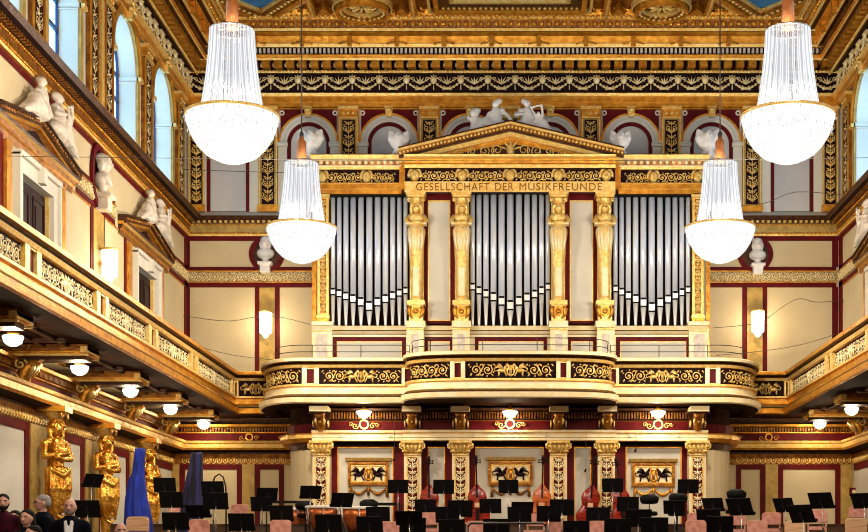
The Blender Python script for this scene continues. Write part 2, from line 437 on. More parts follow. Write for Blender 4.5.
for i,cx in enumerate((-4.2,4.3)):
    roundel(cx,42.05,.72,('left','right')[i]+' round ceiling medallion with concentric gilded rings')
mb=MB(lambda u,v,w:(u,v,ZC-w)); mb.use(BLUEC); mb.box(-1.6,1.6,37,41.75,0,.02)
for a,b,h,m in ((0,.12,.1,BRIGHT),(.12,.42,.16,BROWN),(.42,.55,.24,GOLD),(.66,.74,.14,BRIGHT)):
    mb.use(m)
    x0,x1,y1=-1.6,1.6,41.75
    mb.box(x0-b,x1+b,y1+a,y1+b,0,h); mb.box(x0-b,x0-a,37,y1+a,0,h); mb.box(x1+a,x1+b,37,y1+a,0,h)
mb.use(BRIGHT); 
for k in range(26):
    mb.ball((-1.9+3.8*k/25,42.02,.17),(.05,.08,.03),5,4)
trim(mb,'long blue central ceiling panel in a gilded rectangular frame')
mb=MB(lambda u,v,w:(u,v,ZC-w)); 
for sg in (-1,1):
    for x in (2.75,5.65,8.3):
        mb.use(GOLD); mb.box(sg*x-.09,sg*x+.09,34,42.5,0,.2); mb.use(BRIGHT); mb.box(sg*x-.03,sg*x+.03,34,42.5,.2,.25)
for x0 in [-8.7+.29*k for k in range(61)]:
    mb.use(BRIGHT if int(x0*7)%2 else GOLD)
    mb.tube([(x0,42.5,.06),(x0+.12,42.38,.12),(x0+.05,42.2,.06)],[.03,.05,.02],4)
for sg in (-1,1):
    for x0,x1 in ((2.9,3.3),(5.1,5.55)):
        mb.use(GOLD); mb.prism([(sg*x0,42.45),(sg*x1,42.45),(sg*(x0+x1)/2,41.95)],0,.2)
for y in (34.2,36.5,38.8):
    mb.use(GOLD); mb.box(-8.6,8.6,y-.1,y+.1,0,.2)
trim(mb,'gilded ribs and leaf ornament between the ceiling panels')
# --- entablature under the ceiling
def entab(T,u0,u1,tag_,relief0):
    mb=MB(T)
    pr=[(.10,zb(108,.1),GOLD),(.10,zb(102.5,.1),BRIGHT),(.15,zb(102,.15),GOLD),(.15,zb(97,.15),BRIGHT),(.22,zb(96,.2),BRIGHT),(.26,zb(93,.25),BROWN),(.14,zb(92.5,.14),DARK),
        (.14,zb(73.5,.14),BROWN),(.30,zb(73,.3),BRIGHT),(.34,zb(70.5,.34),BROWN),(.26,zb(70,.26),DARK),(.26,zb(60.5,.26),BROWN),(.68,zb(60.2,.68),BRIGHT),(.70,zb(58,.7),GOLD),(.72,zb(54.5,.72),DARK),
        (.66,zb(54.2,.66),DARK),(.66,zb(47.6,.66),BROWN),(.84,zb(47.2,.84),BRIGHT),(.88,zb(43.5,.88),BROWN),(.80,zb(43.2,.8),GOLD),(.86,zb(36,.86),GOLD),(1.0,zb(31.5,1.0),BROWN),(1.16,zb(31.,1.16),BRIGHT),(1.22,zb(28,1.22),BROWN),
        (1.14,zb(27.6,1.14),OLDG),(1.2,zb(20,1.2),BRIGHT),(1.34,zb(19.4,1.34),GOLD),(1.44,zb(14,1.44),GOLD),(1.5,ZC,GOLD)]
    mb.mould(pr,u0,u1,caps=False)
    mb.use(GOLD)
    dentils(mb,relief0,u1,zb(69.6,.3),zb(60.4,.3),.2,.56,.36,.64)
    mb.use(PGOLD)
    for i in range(round((u1-relief0)/.36)): mb.ball((relief0+.36*(i+0),zb(65,.3),.3),(.05,.08,.05),5,4)
    mb.use(STONE if tag_=='end wall' else OLDG)
    dentils(mb,relief0,u1,zb(53.2,.7),zb(48.6,.7),.6,.74,.125,.5)
    mb.use(BRIGHT); beads(mb,relief0,u1,zb(71.8,.34),.34,.04,.11)
    mb.use(GOLD)
    beads(mb,relief0,u1,(zb(27,1.2)+zb(20.5,1.2))/2,1.2,.085,.22)
    mb.use(BRIGHT); beads(mb,relief0,u1,zb(17,1.42),1.42,.05,.15)
    garland_frieze(mb,relief0,u1,zb(92,.14),zb(74,.14),.80,.15,.020,STONE)
    n=round((u1-relief0)/1.4)
    for i in range(n):
        c=relief0+(u1-relief0)*(i+.5)/n; mb.use(GOLD); mb.box(c-.06,c+.06,zb(46,.9),zb(36,.9),.84,1.0); mb.tube([(c-.3,zb(44,.9),.9),(c,zb(42,.9),.95),(c+.3,zb(44,.9),.9)],.03,4)
    trim(mb,'gilded %s entablature with dark garland frieze and dentils'%tag_)
entab(backT(YB),XL,XR,'end wall',XL+.1)
entab(leftT(XL),YF,YB,'left wall',30)
entab(rightT(XR),YF,YB,'right wall',30)
# --- sill ledge running round the hall
def ledge(T,u0,u1,d0,name):
    mb=MB(T)
    mb.mould([(.02,zb(241),MAROON),(.02,zb(236.5),GOLD),(.10,zb(236,.1),BRIGHT),(.12,zb(234.2,.1),OLIVE if 'end wall' in name else OLDG),(.12,zb(223.5,.12),BROWN),(.20,zb(223,.2),BROWN),(.22,zb(220.5,.22),DARK),(.44,zb(219.5,.44),BROWN),(.50,zb(216.3,.5),BROWN),(.52,zb(215.5,.5),PALE),(.0,zb(211.5),PALE),(0,zb(211.5)+.01)],u0,u1,caps=False)
    mb.use(BRIGHT if 'end wall' in name else OLDG); dentils(mb,d0,u1,zb(222.6,.26),zb(220.2,.26),.2,.30,.16,.45)
    mb.use(GOLD); beads(mb,d0,u1,zb(233.2,.14),.14,.035,.12); beads(mb,d0,u1,zb(224.6,.14),.14,.03,.12)
    trim(mb,name)
ledge(backT(YB),XL,XR,XL,'dark dentilled ledge above the cream panels of the end wall')
ledge(leftT(XL),YF,YB,20,'dark dentilled ledge below the tall left windows')
ledge(rightT(XR),YF,YB,30,'dark dentilled ledge below the tall right windows')

# --- upper pilasters
def upper_pilaster(T,cu,wd,label,ztop=None,dark=DARK,side_=False):
    mb=MB(T); h=wd/2
    mb.use(GREYW); mb.box(cu-h,cu+h,zb(213),zb(208),0,.14)
    mb.use(GOLD); mb.box(cu-h*1.12,cu+h*1.12,zb(213),zb(206),0,.2)
    mb.use(OLDG if side_ else OLIVE); mb.box(cu-h,cu+h,zb(206),zb(119),0,.10)
    mb.use(GOLD if side_ else BRIGHT); mb.box(cu-h,cu-h*.88,zb(206),zb(119),.1,.14); mb.box(cu+h*.88,cu+h,zb(206),zb(119),.1,.14)
    mb.use(dark); mb.box(cu-h*.68,cu+h*.68,zb(205),zb(121),.10,.125)
    mb.use(PGOLD if side_ else BRIGHT); candelabra(mb,cu,zb(204),zb(122),h*1.3,.12 if side_ else .13,.011 if side_ else .015)
    mb.use(GOLD); mb.box(cu-h*.95,cu+h*.95,zb(119),zb(110.5),0,.16)
    mb.use(BRIGHT); mb.box(cu-h*1.1,cu+h*1.1,zb(111),zb(108),0,.22); mb.box(cu-h,cu+h,zb(120),zb(118.6),0,.19)
    for k in (-1,0,1): mb.ball((cu+k*h*.55,zb(114.5),.16),(.05,.05,.04),6,4)
    trim(mb,label)
names={-4:'leftmost',-3:'far left',-2:'second left',-1:'left of centre',0:'central',1:'right of centre',2:'second right',3:'far right',4:'rightmost'}
for k in (-3,-2,-1,0,1,2,3):
    upper_pilaster(backT(YB),(k*80.5)*SB,.54,'%s gilded pilaster with dark panel on the upper end wall'%names[k])
upper_pilaster(backT(YB),XL+.3,.46,'narrow gilded pilaster in the left corner of the upper end wall')
upper_pilaster(backT(YB),XR-.3,.46,'narrow gilded pilaster in the right corner of the upper end wall')
# --- arches on the upper end wall
def arch(cu,label):
    mb=MB(backT(YB)); s=SB; vs=zb(144); 
    r=lambda p:p*s
    # spandrels
    mb.use(MAROON)
    cu0,cu1=cu-r(31),cu+r(31); top=zb(108.5)
    n=24; R=r(28)
    for i in range(n):
        a0=pi*i/n;a1=pi*(i+1)/n
        p0=(cu+R*cos(a0),vs+R*sin(a0));p1=(cu+R*cos(a1),vs+R*sin(a1))
        mb.prism([p1,p0,(p0[0],top),(p1[0],top)],0,.03)
    mb.use(PALE); mb.ring(cu,vs,r(21.5),r(28.3),0,pi,0,.07,26)
    mb.use(GREYW); mb.ring(cu,vs,r(24.2),r(25.2),0,pi,.07,.085,26)
    mb.use(GOLD); mb.ring(cu,vs,r(28.3),r(30),0,pi,0,.11,26)
    mb.use(MAROON); mb.ring(cu,vs,r(17.7),r(21.5),0,pi,0,.03,26)
    for sg in (-1,1):
        a,b=sorted((cu+sg*r(17.7),cu+sg*r(21.5))); mb.use(MAROON); mb.box(a,b,zb(215),vs,0,.03)
        a,b=sorted((cu+sg*r(21.5),cu+sg*r(30.5))); mb.use(PALE); mb.box(a,b,zb(213),vs-.08,0,.06)
        mb.use(PALE); a,b=sorted((cu+sg*r(20.5),cu+sg*r(31))); mb.box(a,b,vs-.10,vs-.02,0,.13); mb.box(a,b,vs-.02,vs+.02,0,.16)
        mb.use(STONE); mb.ring(cu+sg*r(26.5),zb(113.5),r(1.3),r(2.6),0,2*pi,.03,.07,12,True)
        mb.use(GOLD); a,b=sorted((cu+sg*r(30),cu+sg*r(31.2))); mb.box(a,b,vs,top,0,.09)
    mb.use(MAROON); mb.box(cu-r(21.5),cu+r(21.5),zb(215.5),zb(212.5),0,.035)
    mb.use(GOLD); mb.box(cu-r(31),cu+r(31),zb(110.2),zb(108.3),0,.1)
    mb.use(BRIGHT); mb.prism([(cu-.07,zb(118.5)),(cu+.07,zb(118.5)),(cu+.13,zb(108)),(cu-.13,zb(108))],0,.22)
    mb.ball((cu,zb(112),.22),(.1,.09,.08),8,5); mb.tube([(cu-.1,zb(110),.2),(cu,zb(116),.24),(cu+.1,zb(110),.2)],.03,5)
    trim(mb,label)
for k in (-7,-5,-3,-1,1,3,5,7):
    arch(k*40.25*SB,{-7:'outermost left',-5:'third left',-3:'second left',-1:'left central',1:'right central',3:'second right',5:'third right',7:'outermost right'}[k]+' round blind arch with maroon border on the upper end wall')

# --- middle zone of the end wall
mb=MB(backT(YB)); 
def px(p): return (p-CX)*SB
for sg in (0,1):
    m=(lambda a:(a-CX)*SB) if not sg else (lambda a:(1020-a+2-CX)*SB)
    def bx(a,b,y0,y1,w1,mt):
        mb.use(mt); u0,u1=sorted((m(a),m(b))); mb.box(u0,u1,zb(y1),zb(y0),0,w1)
    bx(186,312,236,241,.025,MAROON); bx(186,312,267,271,.025,MAROON); bx(186,312,283,287.5,.025,MAROON)
    bx(186,312,271,272,.07,GOLD); bx(186,312,282,283,.07,GOLD); bx(186,312,272,282,.04,BANDM)
    bx(184,190,241,267,.025,MAROON); bx(184,190,287,420,.025,MAROON)
    bx(255,259.7,287,372,.025,MAROON); bx(275,279.7,287,372,.025,MAROON); bx(259.7,275,288,372,.05,OLIVE)
    bx(312,316,236,372,.03,GOLD)
    # medallion ring of the bust
    c=m(267); mb.use(MAROON); mb.ring(c,zb(254.5),.40,.53,0,2*pi,.0,.07,28,True); mb.use(BROWN); mb.disc(c,zb(254.5),.40,0,.03,28)
    mb.use(PGOLD)
    u0,u1=sorted((m(188),m(311)))
    scrolls(mb,u0,u1,zb(281.5),zb(272.5),.05,.014)
trim(mb,'maroon strips and gilded band framing the cream panels of the end wall')

# --- lower zone of the end wall beside the stage
def lower_ledge(T,u0,u1,name,d0):
    mb=MB(T)
    mb.mould([(.02,4.58,OLDG),(.04,4.66,OLDG),(.05,4.70,BROWN),(.05,4.76,DARK),(.40,4.80,GOLD),(.44,4.86,BRIGHT),(.47,4.98,GOLD),(.52,5.00,BRIGHT),(.55,5.06,BROWN),(.12,5.10,MAROON),(.12,5.30,GOLD),(.2,5.32,GOLD),(.2,5.35,DARK),(.16,5.36,DARK),(.16,5.48,GOLD),(.32,5.5,GOLD),(.34,5.56,BROWN),(.1,5.60,BROWN),(.1,5.76,BROWN)],u0,u1,caps=False)
    mb.use(OLDG); dentils(mb,d0,u1,5.365,5.475,.14,.25,.085,.5)
    mb.use(OLDG); mb.box(u0,u1,4.44,4.58,0,.04)
    mb.use(BRIGHT); n=round((u1-d0)/.17)
    for i in range(n):
        c=d0+(u1-d0)*(i+.5)/n; mb.tube([(c-.07,4.58,.05),(c-.06,4.47,.06),(c,4.42,.06),(c+.06,4.47,.06),(c+.07,4.58,.05)],.017,4); mb.ball((c,4.52,.06),(.03,.04,.02),5,3)
    mb.use(OLDG); mb.box(u0,u1,4.40,4.44,0,.03)
    trim(mb,name)
XLL,XRL=-10.05,10.25
lower_ledge(backT(YB),XLL,-5.6,'gilded ledge with scalloped border on the lower left end wall',XLL+.3)
lower_ledge(backT(YB),5.6,XRL,'gilded ledge with scalloped border on the lower right end wall',5.9)
lower_ledge(leftT(XLL),10,YB,'gilded ledge above the caryatids of the left wall',22)
lower_ledge(rightT(XRL),10,YB,'gilded ledge along the lower right wall',30)
mb=MB(backT(YB))
for sg in (0,1):
    m=(lambda a:(a-CX)*SB) if not sg else (lambda a:(1020-a-CX)*SB)
    def bx(a,b,z0,z1,w1,mt):
        mb.use(mt); u0,u1=sorted((m(a),m(b))); mb.box(u0,u1,z0,z1,0,w1)
    for a,b in ((180,242),(255,284)):
        bx(a,b,4.25,4.40,.03,MAROON); bx(a,a+5,1,4.25,.03,MAROON); bx(b-5,b,1,4.25,.03,MAROON)
    bx(242.5,254.5,1,4.40,.04,OLIVE); bx(168,179.5,1,4.4,.04,OLIVE)
trim(mb,'maroon panel borders on the lower end wall beside the stage')

# --- side walls
WINC=[c+d for c in (2.8,11.8,20.8,29.8,38.8) for d in (-1.97,1.97)]
ZS,ZH=12.0,13.93; WR=1.14
DR=(2.8,11.8,20.8,29.8,38.8)
NW=[0]
ORD=['first','second','third','fourth','fifth','sixth','seventh','eighth','ninth','tenth']
def side(T,Xlow,name,low_T,sd):
    # upper wall with arched openings
    mb=MB(T); mb.use(CREAM); 
    # doors are openings below the ledge
    zd=9.08; e=YF
    for c in DR:
        mb.box(e,c-.98,5.7,zd,-.35,0); e=c+.98
    mb.box(e,YB,5.7,zd,-.35,0); mb.box(YF,YB,zd,zb(228),-.35,0)
    mb.use(PALE); mb.box(YF,YB,zb(228),ZS,-.35,0)
    e=YF; top=15.3
    for c in WINC:
        mb.box(e,c-WR,ZS,top,-.35,0); e=c+WR
        n=16
        for i in range(n):
            a0=pi*i/n;a1=pi*(i+1)/n
            p0=(c+WR*cos(a0),ZH+WR*sin(a0));p1=(c+WR*cos(a1),ZH+WR*sin(a1))
            mb.prism([p1,p0,(p0[0],top),(p1[0],top)],-.35,0)
    mb.box(e,YB,ZS,top,-.35,0); mb.box(YF,YB,top,ZC,-.35,0)
    struct(mb,'wall_'+name,'cream %s wall above the gallery with tall arched windows'%name)
    mb=MB(low_T); mb.use(PALE); mb.box(YF,YB,0,5.75,-.3,0)
    # lower panels
    for c in CARY:
        mb.use(OLIVE); mb.box(c-.55,c+.55,1,4.40,0,.06)
        mb.use(MAROON); mb.box(c-.80,c-.55,1,4.40,0,.03); mb.box(c+.55,c+.80,1,4.40,0,.03)
    mb.use(MAROON); mb.box(10,YB,4.22,4.41,0,.028)
    struct(mb,'wall_%s_lower'%name,'pale lower %s wall with maroon bordered panels under the gallery'%name)
    # windows
    for c in WINC:
        NW[0]+=1
        mb=MB(T); mb.use(PALE)
        d=-.43
        # reveal
        mb.box(c-WR-.05,c-WR+.025,ZS,ZH,d,-.005); mb.box(c+WR-.025,c+WR+.05,ZS,ZH,d,-.005); mb.box(c-WR,c+WR,ZS-.1,ZS+.02,d,-.005)
        mb.ring(c,ZH,WR-.03,WR+.05,0,pi,d,-.005,24)
        for sg in (-1,1):
            a,b=sorted((c+sg*WR,c+sg*(WR-.06))); mb.box(a,b,ZH-.10,ZH+.0,d,.03); mb.box(a,b,ZH-.16,ZH-.13,d,.01)
        # arch frame round the opening
        mb.use(OLIVE); mb.ring(c,ZH,WR,WR+.16,0,pi,-.0,.07,22); mb.use(GOLD); mb.ring(c,ZH,WR+.16,WR+.26,0,pi,0,.12,22)
        mb.use(OLIVE)
        for sg in (-1,1):
            a,b=sorted((c+sg*WR,c+sg*(WR+.20))); mb.box(a,b,ZS,ZH,0,.06)
            mb.use(BRIGHT); a,b=sorted((c+sg*WR,c+sg*(WR+.28))); mb.box(a,b,ZH-.1,ZH,0,.14); mb.use(OLIVE)
        mb.use(BRIGHT); mb.prism([(c-.10,ZH+WR-.08),(c+.10,ZH+WR-.08),(c+.17,ZH+WR+.34),(c-.17,ZH+WR+.34)],0,.2)
        for k in range(5):
            a=pi*k/4; mb.tube([(c,ZH+WR+.15,.2),(c+cos(a)*.2,ZH+WR+.15+sin(a)*.2,.25),(c+cos(a)*.3,ZH+WR+.1+sin(a)*.28,.2)],[.04,.06,.02],5)
        w=struct(mb,'window_%d'%NW[0],'tall arched window in the %s wall, %s'%(name,'%s from the organ'%ORD[len(WINC)-1-WINC.index(c)]),'window')
        fr=MB(T); fr.use(WINF)
        fr.box(c-WR,c-WR+.08,ZS,ZH,d-.06,d); fr.box(c+WR-.08,c+WR,ZS,ZH,d-.06,d); fr.ring(c,ZH,WR-.08,WR,0,pi,d-.06,d,18)
        fr.box(c-.05,c+.05,ZS,ZH+WR,d-.06,d)
        for z in (ZS+.03,ZS+.65,ZS+1.3,ZH): fr.box(c-WR,c+WR,z-.045,z+.045,d-.06,d)
        fr.build('window_frame',None,w)
        g=MB(T); g.use(GLASS); g.box(c-WR,c+WR,ZS,ZH,d-.035,d-.03)
        g.prism([(c+WR*cos(pi*i/16),ZH+WR*sin(pi*i/16)) for i in range(17)],d-.035,d-.03)
        g.build('window_pane',None,w)
    # pilasters of the window level
    for c,wd,lb in ((29.8,.7,'between the two nearest windows'),(33.8,.62,'left of the gilded pier'),(35.02,.7,'right of the gilded pier'),(38.85,.72,'between the two windows nearest the organ'),(42.72,.66,'beside the end wall'),(25.0,.7,'near the first bay')):
        upper_pilaster(T,c,wd,'gilded pilaster of the %s wall window level, %s'%(name,lb),side_=True)
    mb=MB(T); mb.use(BRIGHT); mb.box(34.28,34.5,zb(206),zb(110),0,.15); mb.use(MAROON); mb.box(34.1,34.28,zb(206),zb(110),0,.04); mb.box(34.5,34.68,zb(206),zb(110),0,.04)
    trim(mb,'slim gilded pier between paired pilasters of the %s wall'%name)
    # doors
    for j,c in enumerate(DR):
        ND[0]+=1
        mb=MB(T); mb.use(PALE)
        for sg in (-1,1):
            a,b=sorted((c+sg*.98,c+sg*1.24)); mb.box(a,b,5.7,9.08,0,.12); a,b=sorted((c+sg*1.24,c+sg*1.32)); mb.box(a,b,5.7,9.4,0,.18)
            a,b=sorted((c+sg*.98,c+sg*.94)); mb.use(BRIGHT); mb.box(a,b,5.7,9.08,-.12,.02); mb.use(PALE)
            mb.use(GOLD); a,b=sorted((c+sg*1.55,c+sg*1.85)); mb.box(a,b,5.7,9.5,0,.10); mb.use(MAROON); a,b=sorted((c+sg*1.85,c+sg*2.02)); mb.box(a,b,5.7,9.67,0,.03); mb.use(PALE)
        mb.box(c-1.24,c+1.24,9.08,9.36,0,.12); mb.box(c-1.32,c+1.32,9.36,9.46,0,.2)
        mb.box(c-.10,c+.10,9.1,9.42,.1,.26)
        d=struct(mb,'door_%d'%ND[0],'doorway with white frame in the %s wall, %s from the organ'%(name,ORD[len(DR)-1-j]),'door')
        lf=MB(T); lf.use(DOORW)
        for sg in (-1,1):
            a,b=sorted((c+sg*.01,c+sg*.96)); lf.box(a,b,5.7,9.06,-.12,-.06)
            for z0,z1 in ((5.9,6.9),(7.05,8.9)):
                frame2(lf,a+.12,b-.12,z0,z1,.05,-.06,-.035); lf.box(a+.28,b-.28,z0+.16,z1-.16,-.06,-.04)
        lf.build('door_leaf',None,d)
        if c<20: continue
        # pediment
        mb=MB(T); hw=2.6; zb0=9.55
        mb.mould([(.02,zb0,OLDG),(.05,zb0+.12,GOLD),(.10,zb0+.15,OLDG),(.12,zb0+.24,BRIGHT),(.20,zb0+.26,BROWN),(.22,zb0+.31,BROWN),(.0,zb0+.33)],c-hw+.05,c+hw-.05)
        zt=zb0+.30; za=zt+.42
        mb.use(OLDG); mb.prism([(c-hw+.15,zt),(c+hw-.15,zt),(c,za)],0,.04)
        mb.use(DARK); mb.prism([(c-hw*.4,zt+.05),(c+hw*.4,zt+.05),(c,za-.10)],.04,.06)
        for sg in (-1,1):
            e0=(c+sg*hw,zt); e1=(c,za)
            def rk(o0,o1,w1,m):
                mb.use(m); mb.prism([(e0[0],e0[1]+o0),(e1[0],e1[1]+o0),(e1[0],e1[1]+o1),(e0[0],e0[1]+o1)],0,w1)
            rk(-.07,.0,.15,GOLD); rk(.0,.12,.22,BROWN); rk(.12,.16,.27,BROWN)
            mb.use(OLDG)
            for i in range(18):
                t=(i+.5)/18; mb.ball((e0[0]+(e1[0]-e0[0])*t,e0[1]+(e1[1]-e0[1])*t+.06,.225),(.05,.045,.03),5,4)
        trim(mb,'dark gilded pediment over the doorway in the %s wall, %s from the organ'%(name,ORD[len(DR)-1-j]))
    # strips and bands of the middle zone
    mb=MB(T); 
    def bx(a,b,y0,y1,w1,mt): mb.use(mt); mb.box(a,b,zb(y1),zb(y0),0,w1)
    edges=[(YF,c-2.9) if i==0 else (DR[i-1]+2.9,c-2.9) for i,c in enumerate(DR)]+[(DR[-1]+2.9,YB)]
    for a,b in edges:
        bx(a,b,267,271,.025,MAROON); bx(a,b,272,282,.04,BANDM); bx(a,b,283,287.5,.025,MAROON); bx(a,b,271,272,.06,GOLD)
        if a>20 : mb.use(PGOLD); scrolls(mb,a+.05,b-.05,zb(281.8),zb(272.3),.05,.015)
    bx(YF,YB,287.5,289,.02,GOLD)
    bx(YB-.42,YB,241,420,.025,MAROON)
    for c in (25.3,34.4):
        for sg in (-1,1):
            a,b=sorted((c+sg*.42,c+sg*.58)); bx(a,b,287,420,.025,MAROON)
        bx(c-.42,c+.42,288,420,.045,OLIVE)
        mb.use(MAROON)
        n0=len(mb.v)
        # oval niche of the bust
        vs=[];fs=[];n=28;cz=10.45
        for i in range(n):
            a=2*pi*i/n
            for r,w in ((1,0),(1,.08),(.78,.08),(.78,.02)): vs.append((c+r*.62*cos(a),cz+r*.78*sin(a),w))
        for i in range(n):
            j=(i+1)%n
            for k in range(3): fs.append((4*i+k,4*j+k,4*j+k+1,4*i+k+1))
        mb.add(vs,fs); mb.use(DARK); mb.add([(c+.48*cos(2*pi*i/n),cz+.61*sin(2*pi*i/n),.025) for i in range(n)],[tuple(range(n))])
    trim(mb,'maroon and gilded strips dividing the %s wall above the gallery'%name)
ND=[0]
CARY=[27.3,31.4,35.4,39.5]
side(leftT(XL),XLL,'left',leftT(XLL),-1)
side(rightT(XR),XRL,'right',rightT(XRL),1)
# --- front end of the hall behind the camera
mb=MB(); mb.use(CREAM); mb.box(XL-.6,XR+.6,YF-.3,YF,0,ZC+.3); struct(mb,'wall_front','plain cream wall behind the viewer')
# --- floor and stage tiers
TIERS=[(18.5,.65),(25,1.2),(28,1.5),(31,1.75),(34,2.05),(37,2.45)]
mb=MB(); mb.use(FLOORM); mb.box(XLL,XRL,YF,YB,-.3,0); struct(mb,'floor','wooden floor of the hall','floor')
for i,(y,z) in enumerate(TIERS):
    mb=MB(); mb.use(FLOORM); y1=TIERS[i+1][0] if i+1<len(TIERS) else YB
    mb.box(XLL,XRL,y,y1,0,z); mb.use(BROWN); mb.box(XLL,XRL,y-.02,y,z-.06,z); struct(mb,'floor_tier_%d'%(i+1),'stage tier %d counted from the front of the stage'%(i+1),'stage')
def tier(y):
    z=0
    for a,b in TIERS:
        if y>=a: z=b
    return z
# ================================================================== ORGAN GALLERY AND LOWER FRONT
def zy(py,Y): return Z(py,Y)
# --- lower front under the organ (w=0 at Y=40.9)
YL=40.9; YP=40.4
def xl(p,Y=YP): return X(p,Y)
pts=[(-6.25,44),(-6.25,42.3)]+[(-5.45-.8*cos(a),42.3-1.4*sin(a)) for a in [pi/2*i/10 for i in range(1,11)]]+[(0,YL)]
pts+= [(-a,b) for a,b in pts[-2::-1]]
LP=PathT(pts)
mb=MB(LP); mb.use(PALE)
nu=60
def uX(x):
    best=min(range(2001),key=lambda k:abs(LP(LP.L*k/2000,0,0)[0]-x)+ (0 if LP(LP.L*k/2000,0,0)[1]<41.2 else 9)); return LP.L*best/2000
mb.use(CREAM); mb.box(0,uX(-5.4),1,zy(441,YL),-.1,0,14); mb.use(PALE); mb.box(uX(-5.4),uX(5.4),1,zy(441,YL),-.1,0,1); mb.use(CREAM); mb.box(uX(5.4),LP.L,1,zy(441,YL),-.1,0,14)
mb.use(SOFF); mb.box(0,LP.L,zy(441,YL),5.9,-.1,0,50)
struct(mb,'wall_below_organ','pale panelled wall with rounded ends under the organ gallery')
# maroon borders in the bays
mb=MB(backT(YL))
bays=[(327,404),(421,452),(469,550),(567,598),(615,692)]
for i,(a,b) in enumerate(bays):
    u0,u1=X(a,YL)-.05,X(b,YL)+.05; t=(.34,.24,.22,.24,.34)[i]; zt=zy(440.5,YL)
    mb.use(DARK); mb.box(u0,u1,zt-.18,zt,0,.03); mb.use(MAROON)
    mb.box(u0,u0+t,1,zt-.18,0,.03); mb.box(u1-t,u1,1,zt-.18,0,.03)
    mb.use(GOLD); mb.box(u0+t,u0+t+.03,1,zt-.2,0,.04); mb.box(u1-t-.03,u1-t,1,zt-.2,0,.04); mb.box(u0+t,u1-t,zt-.21,zt-.18,0,.04)
trim(mb,'maroon borders of the wall bays under the organ gallery')
# entablature: curved ends and straight middle
mb=MB(LP); P=[(.02,4.60,BROWN),(.04,4.78,GOLD),(.22,4.80,GOLD),(.30,4.90,BRIGHT),(.30,5.0,GOLD),(.36,5.03,BROWN),(.1,5.05,MAROON),(.1,5.3,GOLD)]
mb.mould([(w,v,m) for w,v,m in P],0,uX(-5.2),14,caps=False); mb.mould(P,uX(5.2),LP.L,14,caps=False)
trim(mb,'rounded gilded cornices at both ends of the wall under the organ')
def low_entab(x0,x1,w,lb):
    mb=MB(backT(YL)); e=zy(441,YP)
    mb.mould([(w-.08,e,BRIGHT),(w,e+.02,IVORY),(w,e+.09,BROWN),(w+.02,e+.10,IVORY),(w+.02,e+.20,BRIGHT),(w+.1,e+.23,IVORY),(w+.12,e+.29,BROWN),(w-.25,e+.30,MAROON),(w-.25,e+.56,GOLD),(w-.19,e+.58,DARK),(w-.19,e+.82,BROWN),(w-.02,e+.84,BROWN),(w,e+.90,BROWN)],x0,x1,back=-.05)
    mb.use(OLDG); dentils(mb,x0,x1,e+.62,e+.80,w-.22,w-.06,.078,.5)
    mb.use(STONE)
    for p in (-4.6,-3.3,-1.0,1.0,3.3,4.6):
        if x0<p<x1: mb.disc(p,e+.15,.045,w,w+.05,10)
    trim(mb,lb)
low_entab(xl(311.5),xl(405),.42,'left ivory cornice above the stage wall')
low_entab(xl(403),xl(616),.55,'central ivory cornice above the stage wall')
low_entab(xl(614),xl(708),.42,'right ivory cornice above the stage wall')
# pilasters
def low_pilaster(p,wpx,lb,base):
    cu=xl(p); h=wpx/2*YP/F; mb=MB(backT(YL)); w=.5; e=zy(441,YP)
    mb.use(IVORY); mb.box(cu-h,cu+h,1.5,e-.36,0,w)
    mb.use(MAROON); mb.box(cu-h*.62,cu+h*.62,1.6,e-.44,w,w+.012)
    mb.use(BRIGHT); frame2(mb,cu-h*.7,cu+h*.7,1.6,e-.42,.03,w,w+.03)
    mb.use(IVORY); candelabra(mb,cu,1.9,e-.46,h*1.25,w+.02,.017)
    mb.use(BRIGHT); mb.mould([(w,e-.40),(w+.06,e-.38),(w+.06,e-.34),(w+.0,e-.32),(w+.03,e-.2),(w+.14,e-.05),(w+.16,e)],cu-h*1.0,cu+h*1.0)
    mb.prism([(cu-h*.98,e-.3),(cu+h*.98,e-.3),(cu+h*1.3,e-.05),(cu-h*1.3,e-.05)],w-.2,w+.08)
    mb.box(cu-h*1.32,cu+h*1.32,e-.06,e,0,w+.2)
    for sg in (-1,1):
        mb.tube([(a,b,w+.14) for a,b in spiral_pts(cu+sg*h*1.12,e-.13,.10,1.4,sg,-pi/2,9)],.028,5)
        mb.tube([(cu+sg*h*.5,e-.32,w+.06),(cu+sg*h*.9,e-.27,w+.13),(cu+sg*h*1.15,e-.3,w+.16)],[.05,.05,.02],5)
    for k in range(5):
        a=cu+(k-2)*h*.42; mb.tube([(a,e-.33,w+.05),(a,e-.2,w+.12),(a+(k-2)*.02,e-.12,w+.17)],[.04,.05,.02],5)
    trim(mb,lb)
for p,lb in ((321,'leftmost'),(412.5,'second from the left'),(460.5,'third from the left'),(558.5,'third from the right'),(606.5,'second from the right'),(697.5,'rightmost')):
    low_pilaster(p,17,'ivory and gold pilaster with maroon inlay on the stage wall, '+lb,0)
